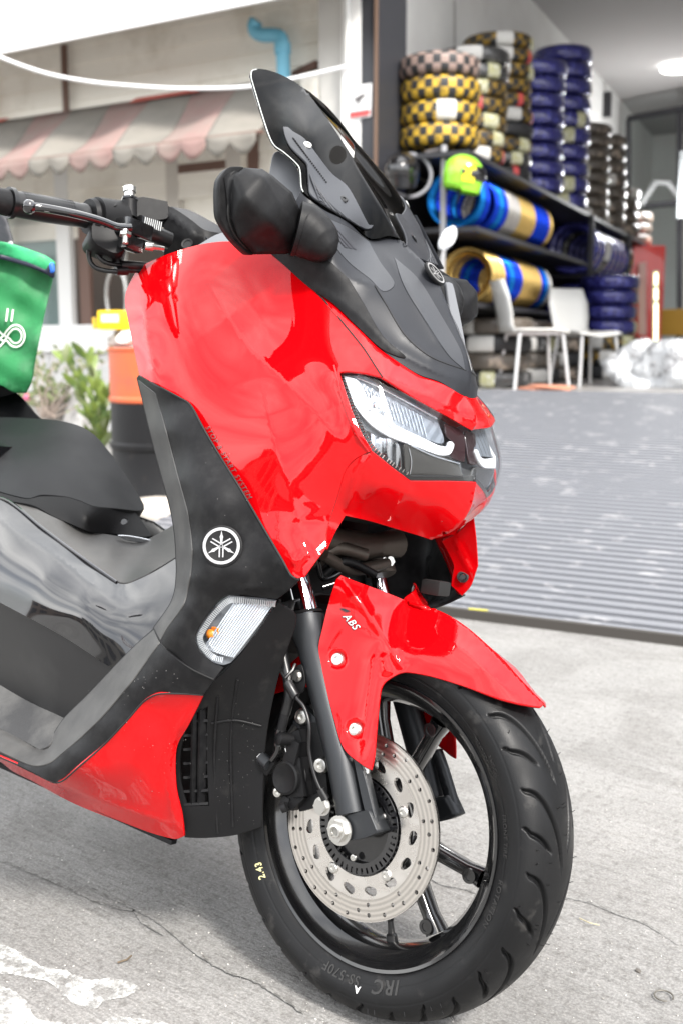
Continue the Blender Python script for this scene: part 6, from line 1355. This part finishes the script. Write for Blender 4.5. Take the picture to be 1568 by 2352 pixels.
# awning
AW = empty('awning', tuple(F0)); tag(AW, 'faded pink and cream striped awning with scalloped edge over the windows', 'awning')
M['aw1'] = mat('faded_pink_canvas', (.26, .165, .15), .9, var=(3, (.23, .20, .175), .40, .75)); M['aw2'] = mat('cream_canvas', (.215, .20, .175), .9, var=(4, (.17, .16, .14), .4, .75)); M['aw3'] = mat('bright_red_canvas', (.55, .13, .10), .9)
def awp(a, t, sag=0): # t 0 top .. 1 bottom
    z = 2.86-(2.86-2.30)*t; off = .06+.82*t; return f1(a, z-.05*math.sin(math.pi*t)*sag, off)
a = .14; i = 0
while a < 7:
    V = []; F = []; nn = 13
    for jj in range(9):
        t = jj/8
        for q in range(nn):
            x = a+.44*q/(nn-1)+(1-t)*.30; V.append(awp(x, t, .6+.8*math.sin(x*7)))
    for jj in range(8):
        for q in range(nn-1): b0 = jj*nn+q; F.append((b0, b0+1, b0+nn+1, b0+nn))
    base = 8*nn; e0 = len(V)
    for jj in (1, 2, 3):
        for q in range(nn):
            x = a+.44*q/(nn-1); sc_ = abs(math.sin(math.pi*(q/(nn-1))*2)); V.append(awp(x, 1)+np.array([0, 0, -(.055+.085*sc_)*jj/3])+n1*.01*math.sin(x*20))
    for jj in range(3):
        for q in range(nn-1):
            s0 = base+q if jj == 0 else e0+(jj-1)*nn+q; s1 = e0+jj*nn+q; F.append((s0, s0+1, s1+1, s1))
    o = mesh('awning_stripe', V, F, ('aw2', 'aw1', 'aw2', 'aw2' if i % 5 else 'aw1')[i % 2 and 1 or 0], AW); md = o.modifiers.new('s', 'SOLIDIFY'); md.thickness = .006
    if i in (2, 7): quad('red_patch', [awp(a+.2, -.02)+n1*.02, awp(a+.9, -.02)+n1*.02, awp(a+.9, .07)+n1*.03, awp(a+.2, .05)+n1*.03], 'aw3', AW, .004)
    a += .44; i += 1
tube('awning_rail', [awp(.1, 1)-n1*.02, awp(7, 1)-n1*.02], .015, 'brn', AW, 8)
# blue pipe and cable
M['pvc'] = mat('light_blue_pvc', (.16, .46, .62), .4)
tag(tube('water_pipe', [W1(590, 46, .14), W1(584, 58, .14), W1(588, 72, .14), W1(604, 79, .14), W1(632, 80, .14), W1(645, 86, .14), W1(649, 104, .14), W1(652, 174, .14), W1(658, 330, .14)], .052, 'pvc', None, 16, True), 'light blue plastic pipe with two elbows on the cream wall behind the windscreen', 'pipe')
tube('pipe_collar', [W1(649, 98, .14), W1(650, 122, .14)], .062, 'pvc', bpy.data.objects['water_pipe'], 16)
cb_ = [D(u, v, 7.0) for u, v in ((-60, 100), (0, 130), (100, 166), (200, 186), (300, 196), (400, 202), (500, 202), (580, 197), (690, 176), (795, 152))]
tag(tube('cable', cb_, .0115, mat('white_cable', (.75, .75, .76), .5), None, 10, True), 'sagging white cable strung in front of the awning to the column', 'cable')

# drum with its load
dc = flat(D(377, HZ, 5.75)); rd = .29
DR = lathe('oil_drum', [(0, .0), (0, rd), (.03, rd), (.035, rd+.008), (.05, rd), (.30, rd), (.312, rd+.010), (.335, rd+.012), (.345, rd), (.52, rd), (.545, rd), (.552, rd)], dc, Zu, mat('black_drum_paint', (.008, .008, .009), .5, spec=.3, bump=(12, .2, .006), var=(9, (.03, .025, .022), .6, .75)), None, 48, 30)
tag(DR, 'oil drum painted orange above and black below, a yellow tool lying on top', 'drum')
lathe('orange_top', [(.552, rd+.001), (.56, rd+.008), (.575, rd+.008), (.585, rd), (.80, rd), (.815, rd), (.825, rd+.006), (.835, rd+.006), (.838, rd-.006), (.825, rd-.012), (.825, 0)], dc, Zu, mat('orange_drum_paint', (.62, .12, .04), .5, bump=(12, .2, .006), var=(8, (.45, .10, .05), .5, .7)), DR, 48, 30)
p0 = D(258, 735, 5.65)
yt = box('yellow_tool', p0+RT*.03, (.20, .10, .10), mat('yellow_plastic_tool', (.80, .52, .01), .4), None, np.stack([RT, np.cross(Zu, RT), Zu], 1), .02); tag(yt, 'bright yellow tool with a white label lying on the orange drum', 'tool')
box('tool_nose', p0-RT*.075-Zu*.015, (.05, .06, .06), 'ty', yt, np.stack([RT, np.cross(Zu, RT), Zu], 1), .01); box('tool_handle', p0+RT*.085-Zu*.05, (.05, .08, .09), mat('yellow_plastic_tool_2', (.80, .52, .01), .4), yt, np.stack([RT, np.cross(Zu, RT), Zu], 1), .012)
box('label', p0-FW*.056+RT*.0, (.09, .004, .04), 'lbl_w', yt, np.stack([RT, np.cross(Zu, RT), Zu], 1))
blob('rag', D(268, 782, 5.7), (.06, .06, .05), mat('grey_rag', (.42, .40, .37), .9), 'grey rag bunched under the yellow tool on the drum', 'rag', 21, .3)
blob('rag', D(296, 778, 5.6), (.05, .05, .045), mat('white_rag', (.75, .74, .72), .9), 'white rag beside the grey one on top of the drum', 'rag', 22, .25)
# plants
M['leafg'] = mat('yellow_green_leaf', (.15, .21, .035), .5, var=(12, (.06, .11, .025), .45, .6)); M['twig'] = mat('bare_twig', (.34, .28, .24), .9); M['leafd'] = mat('olive_leaf', (.14, .17, .07), .6)
def blade(p, d, L, w, bend, nrm):
    V = []; d = d/np.linalg.norm(d); s_ = np.cross(d, nrm); s_ /= np.linalg.norm(s_)
    for i in range(6):
        t = i/5; c = p+d*L*t+nrm*bend*t*t-Zu*.15*L*t*t*.3; ww = w*math.sin(math.pi*min(.98, .12+t*.88))**.7; V += [c-s_*ww, c+nrm*ww*.25, c+s_*ww]
    F = []
    for i in range(5):
        for k in (0, 1): a = i*3+k; F.append((a, a+1, a+4, a+3))
    return V, F
def plant(root, items, lab, nm, potm=None):
    r = empty(nm, tuple(root)); tag(r, lab, 'plant'); return r
rnd = random.Random(4)
base = flat(D(232, HZ, 6.3)); PLT = empty('potted_plant', tuple(base)); tag(PLT, 'upright yellow-green leafy plant growing left of the oil drum', 'plant')
stems = [((228, 1020), (206, 905), (150, 828)), ((232, 1020), (222, 900), (198, 822)), ((225, 1030), (210, 960), (180, 890)), ((240, 1030), (240, 950), (244, 905)), ((236, 1040), (228, 985), (212, 960)), ((222, 1080), (226, 1020), (236, 960))]
for st in stems:
    pts = [D(u, v, 6.3)-base for u, v in st]; sm = spline(pts, 6); tube('stem', sm, .006, 'leafd', PLT, 6)
    for i in range(1, len(sm)):
        for k in range(2):
            d = (sm[i]-sm[i-1])+Zu*.02+RT*rnd.uniform(-.035, .035)+FW*rnd.uniform(-.03, .03); Vb, Fb = blade(sm[i], d, rnd.uniform(.08, .13), rnd.uniform(.014, .024), rnd.uniform(-.03, .03), -FW+RT*rnd.uniform(-.5, .5)); mesh('leaf', Vb, Fb, 'leafg' if rnd.random() < .8 else 'leafd', PLT)
lathe('pot', [(0, .10), (.14, .13), (.15, .14), (.16, .14), (.16, .12), (.12, .11), (.12, 0)], -Zu*0, Zu, mat('grey_pot', (.3, .3, .29), .8), PLT, 24)
b2 = flat(D(110, HZ, 6.9)); BU = empty('bare_shrub', tuple(b2)); tag(BU, 'nearly bare shrub with thin pale twigs and one pink flower behind the green bag', 'shrub')
tw = []; lf = []
for i in range(34):
    s0 = D(110+rnd.uniform(-20, 20), 960, 6.9)-b2; e_ = D(110+rnd.uniform(-95, 150), rnd.uniform(800, 930), 6.9)-b2+FW*rnd.uniform(-.2, .2); m_ = (s0+e_)/2+RT*rnd.uniform(-.08, .08)+Zu*rnd.uniform(0, .08)
    sm = spline([s0, m_, e_], 5); tw.append(tube_geo(sm, [.005]*4+[.003]*(len(sm)-4), 5))
    for q in sm[3:]:
        if rnd.random() < .75: lf.append(blade(q, RT*rnd.uniform(-1, 1)+Zu*rnd.uniform(-.3, 1)+FW*rnd.uniform(-.5, .5), rnd.uniform(.03, .055), .011, .005, -FW))
merge('twigs', tw, 'twig', BU); struct(merge('foliage', lf, 'leafd', BU), 'stuff')
V, F = boxg(D(63, 912, 6.8)-b2, (.04, .04, .04), None, .015); mesh('flower', V, F, mat('pink_petal', (.75, .12, .28), .6), BU)
tag(lathe('flower_pot', [(0, .12), (.2, .16), (.22, .175), (.25, .175), (.25, .15), (.2, .14), (.2, 0)], flat(D(115, HZ, 7.1))+Zu*.28, Zu, mat('whitewashed_pot', (.55, .53, .50), .9, bump=(20, .6, .01), var=(8, (.28, .26, .24), .45, .6)), None, 24), 'whitewashed pot with grey stains holding the bare shrub', 'pot')
tag(blob('stone', flat(D(178, HZ, 6.9))+Zu*.25, (.14, .12, .30), mat('white_grey_stone', (.52, .51, .50), .9, var=(8, (.25, .24, .23), .45, .6)), 'x', 'x', 31, .2), 'rough white and grey stone standing between the pot and the green plant', 'stone')
tag(blob('stone', flat(D(352, HZ, 5.3))+Zu*.03, (.16, .14, .06), mat('pale_sandstone', (.42, .38, .33), .9), 'x', 'x', 33, .2), 'flat pale stone on the ground by the foot of the drum', 'stone')

# green delivery bag resting on the pillion seat
def wpanel(name, outline, depf, m_, parent=None, th=.01, g=7):
    v2, F = tri2d(smooth_outline(outline, g), g); dd = depf(v2); V = np.array([D(u, v, q) for (u, v), q in zip(v2, dd)]); V, F, sh = shell(V, F, th, CAM, None, .002, ext=(-RT*.25+flat(FW)*.95)*th)
    o = mesh(name, V, F, m_, parent, True, 60); return o
def bagd(Q): return 2.02+.0012*(60-Q[:, 0])*0+.005*np.sin(Q[:, 0]/19.+Q[:, 1]/31.)+.004*np.sin(Q[:, 1]/15.-Q[:, 0]/23.)+.003*np.sin(Q[:, 1]/47.)
M['green'] = mat('green_bag_fabric', (.010, .17, .048), .65, bump=(22, .5, .006), var=(10, (.006, .10, .030), .45, .62))
bag = wpanel('delivery_bag', [(-330, 575, 1), (-150, 560), (0, 566), (59, 580), (103, 596), (122, 606, 1), (118, 640), (102, 707), (88, 775), (76, 839), (70, 877), (58, 902, 1), (29, 898), (0, 882), (-150, 860), (-330, 850, 1)], bagd, 'green', None, .30, 9)
tag(bag, 'green fabric delivery bag with a white looped letter b at the left edge', 'bag')
wpanel('flap', [(-330, 540, 1), (-150, 545), (0, 557), (59, 571), (103, 587), (125, 601, 1), (122, 616), (105, 622, 1), (59, 602), (0, 585), (-150, 575), (-330, 565, 1)], lambda Q: bagd(Q)-.022, mat('green_bag_flap', (.03, .36, .14), .5, bump=(9, .5, .01), var=(12, (.015, .22, .08), .45, .6)), bag, .30, 7)
wpanel('piping', [(0, 586, 1), (59, 603), (105, 622), (112, 612), (124, 605, 1), (121, 636), (110, 630), (59, 609), (0, 592, 1)], lambda Q: bagd(Q)-.025, mat('navy_piping', (.01, .012, .03), .5), bag, .01, 5)
wpanel('side_tab', [(116, 606, 1), (122, 604), (123, 622), (117, 625, 1)], lambda Q: bagd(Q)-.034, mat('blue_tab', (.02, .12, .5), .5), bag, .004, 4)
lg = []
def lgline(pts, w=.0035):
    c = smooth_outline(pts, 3, False); L = []; Rg = []
    for i, p in enumerate(c):
        d = c[min(i+1, len(c)-1)]-c[max(i-1, 0)]; d /= np.hypot(*d); nn = np.array([-d[1], d[0]])*1.9
        for sgn, arr in ((1, L), (-1, Rg)): q = p+sgn*nn; arr.append(D(q[0], q[1], bagd(q[None])[0]-.006))
    n = len(L); lg.append((L+Rg, [(i, i+1, n+i+1, n+i) for i in range(n-1)]))
lgline([(18, 708), (14, 738)]); lgline([(30, 710), (26, 738)])
for r, k in ((15.0, 0), (22.5, 1)):
    c = [(36+r*.92*math.cos(t), 771+r*1.12*math.sin(t)) for t in np.linspace(-2.35, 2.35, 22)]
    lgline([(-6, 800-k*16), (8, 786-k*16), c[0][:] if 0 else (c[0][0]-5, c[0][1]+5)]+c+[(c[-1][0]-6, c[-1][1]-7), (6, 768+k*14), (-6, 756+k*14)])
merge('letter_b', lg, mat('white_fabric_print', (.66, .68, .62), .6), bag, False)
bb = wpanel('black_backpack', [(-120, 480, 1), (0, 488), (12, 500), (22, 530), (32, 566), (36, 590, 1), (-120, 590, 1)], lambda Q: 2.30+Q[:, 0]*0, mat('black_nylon', (.012, .012, .018), .5, bump=(40, .5, .004)), None, .15, 8); tag(bb, 'black padded bag edge showing above the green delivery bag at the left border', 'bag')
bolt('stud', D(25, 560, 2.29), -FW, .006, bb)

# ---------------- across the street, behind the photographer (seen mirrored in the paintwork)
def windows_block(nm, lab, c, sz, rows, cols, yaw, wallm, cat='building'):
    r = empty(nm, tuple(c), (0, 0, yaw)); tag(r, lab, cat); box('wall', (0, 0, sz[2]/2), sz, wallm, r)
    V, F = boxg((0, 0, 0), (sz[0]/cols*.62, .3, sz[2]/rows*.55)); me = bpy.data.meshes.new('window'); me.from_pydata([tuple(v) for v in V], [], F); me.materials.append(M['dkglass'])
    for i in range(cols):
        for j in range(rows):
            w = bpy.data.objects.new('window', me); COL.objects.link(w); w.parent = r; w.location = ((i+.5-cols/2)*sz[0]/cols, sz[1]/2, (j+.5)*sz[2]/rows)
    return r
M['dkglass'] = mat('dark_window_glass', (.02, .025, .03), .15); M['gcon'] = mat('grey_concrete_wall', (.22, .21, .20), .85)
windows_block('office_building', 'grey concrete office block with rows of dark windows across the street', (-2, -48, 0), (22, 8, 9), 4, 9, 0, 'gcon')
windows_block('shop_house', 'low tan shop house across the street right of the grey block', (26, -38, 0), (18, 8, 6), 2, 6, .5, mat('tan_wall', (.32, .27, .2), .85))
windows_block('shop_house', 'low brown shop house across the street left of the grey block', (-30, -40, 0), (20, 8, 5.5), 2, 6, -.4, mat('brown_wall', (.22, .17, .14), .85))
windows_block('shop_house', 'long pale shop house facing the front of the scooter', (52, 2, 0), (34, 8, 6.5), 2, 10, math.pi/2, mat('pale_wall', (.42, .41, .38), .85))
for k, (x, y, w, h, yw, c_) in enumerate([(-14, -36, 12, 7, 0, (.30, .28, .25)), (12, -35, 13, 6.5, .1, (.16, .13, .11)), (40, -30, 16, 7.5, .6, (.26, .20, .16)), (44, -8, 14, 7, 1.3, (.20, .19, .19))]):  # unseen row added to fill the low horizon and darken reflections
    windows_block('shop_house', ['plain grey-brown', 'dark brown', 'reddish tan', 'dim grey'][k]+' two-storey shop house, unseen, added across the street to darken low reflections', (x, y, 0), (w, 8, h), 2, 5, yw, mat('house_wall_%s' % 'abcd'[k], c_, .85))
TW = empty('lattice_mast', (-6, -52, 9)); tag(TW, 'red steel lattice mast above the grey block across the street', 'mast'); tr_m = mat('mast_paint', (.25, .08, .06), .5)
seg = []
for k in range(9):
    w0, w1 = 1.6*(1-k/10), 1.6*(1-(k+1)/10)
    for (sx, sy) in ((1, 1), (1, -1), (-1, -1), (-1, 1)):
        seg.append(tube_geo([(sx*w0, sy*w0, k*1.7), (sx*w1, sy*w1, (k+1)*1.7)], .10, 5)); nx2, ny2 = sy*1, -sx*1
        seg.append(tube_geo([(sx*w0, sy*w0, k*1.7), (nx2*w1, ny2*w1, (k+1)*1.7)], .06, 5))
merge('lattice', seg, tr_m, TW)
def tree(x, y, h, lab):
    r = empty('street_tree', (x, y, 0)); tag(r, lab, 'tree', 'trees across the street'); rn = random.Random(int(x*7+y)); tube('trunk', [(0, 0, 0), (.1, 0, h*.4), (0, .1, h*.6)], [.25, .18, .1], 'brn', r, 8)
    V = []; F = []
    for i in range(900):
        d = Vector((rn.gauss(0, 1), rn.gauss(0, 1), rn.gauss(0, .8))); d = d.normalized()*(rn.random()**.4)*h*.33*(.8+.3*math.sin(d.x*3)); c = d+Vector((0, 0, h*.68)); u_ = Vector((rn.gauss(0, 1), rn.gauss(0, 1), rn.gauss(0, 1))).normalized(); w_ = u_.orthogonal().normalized(); s_ = .28
        b = len(V); V += [tuple(c+u_*s_), tuple(c+w_*s_), tuple(c-u_*s_), tuple(c-w_*s_)]; F.append((b, b+1, b+2, b+3))
    mesh('crown', V, F, M.setdefault('crown', mat('tree_foliage', (.05, .085, .025), .6)), r, False)
for x, y, h, lb in ((10, -40, 8, 'tree right beside the grey block across the street'), (-16, -38, 9, 'tree left beside the grey block across the street'), (36, -24, 8, 'tree at the street corner ahead of the scooter'), (44, -14, 9, 'tall tree before the long pale shop house')): tree(x, y, h, lb)
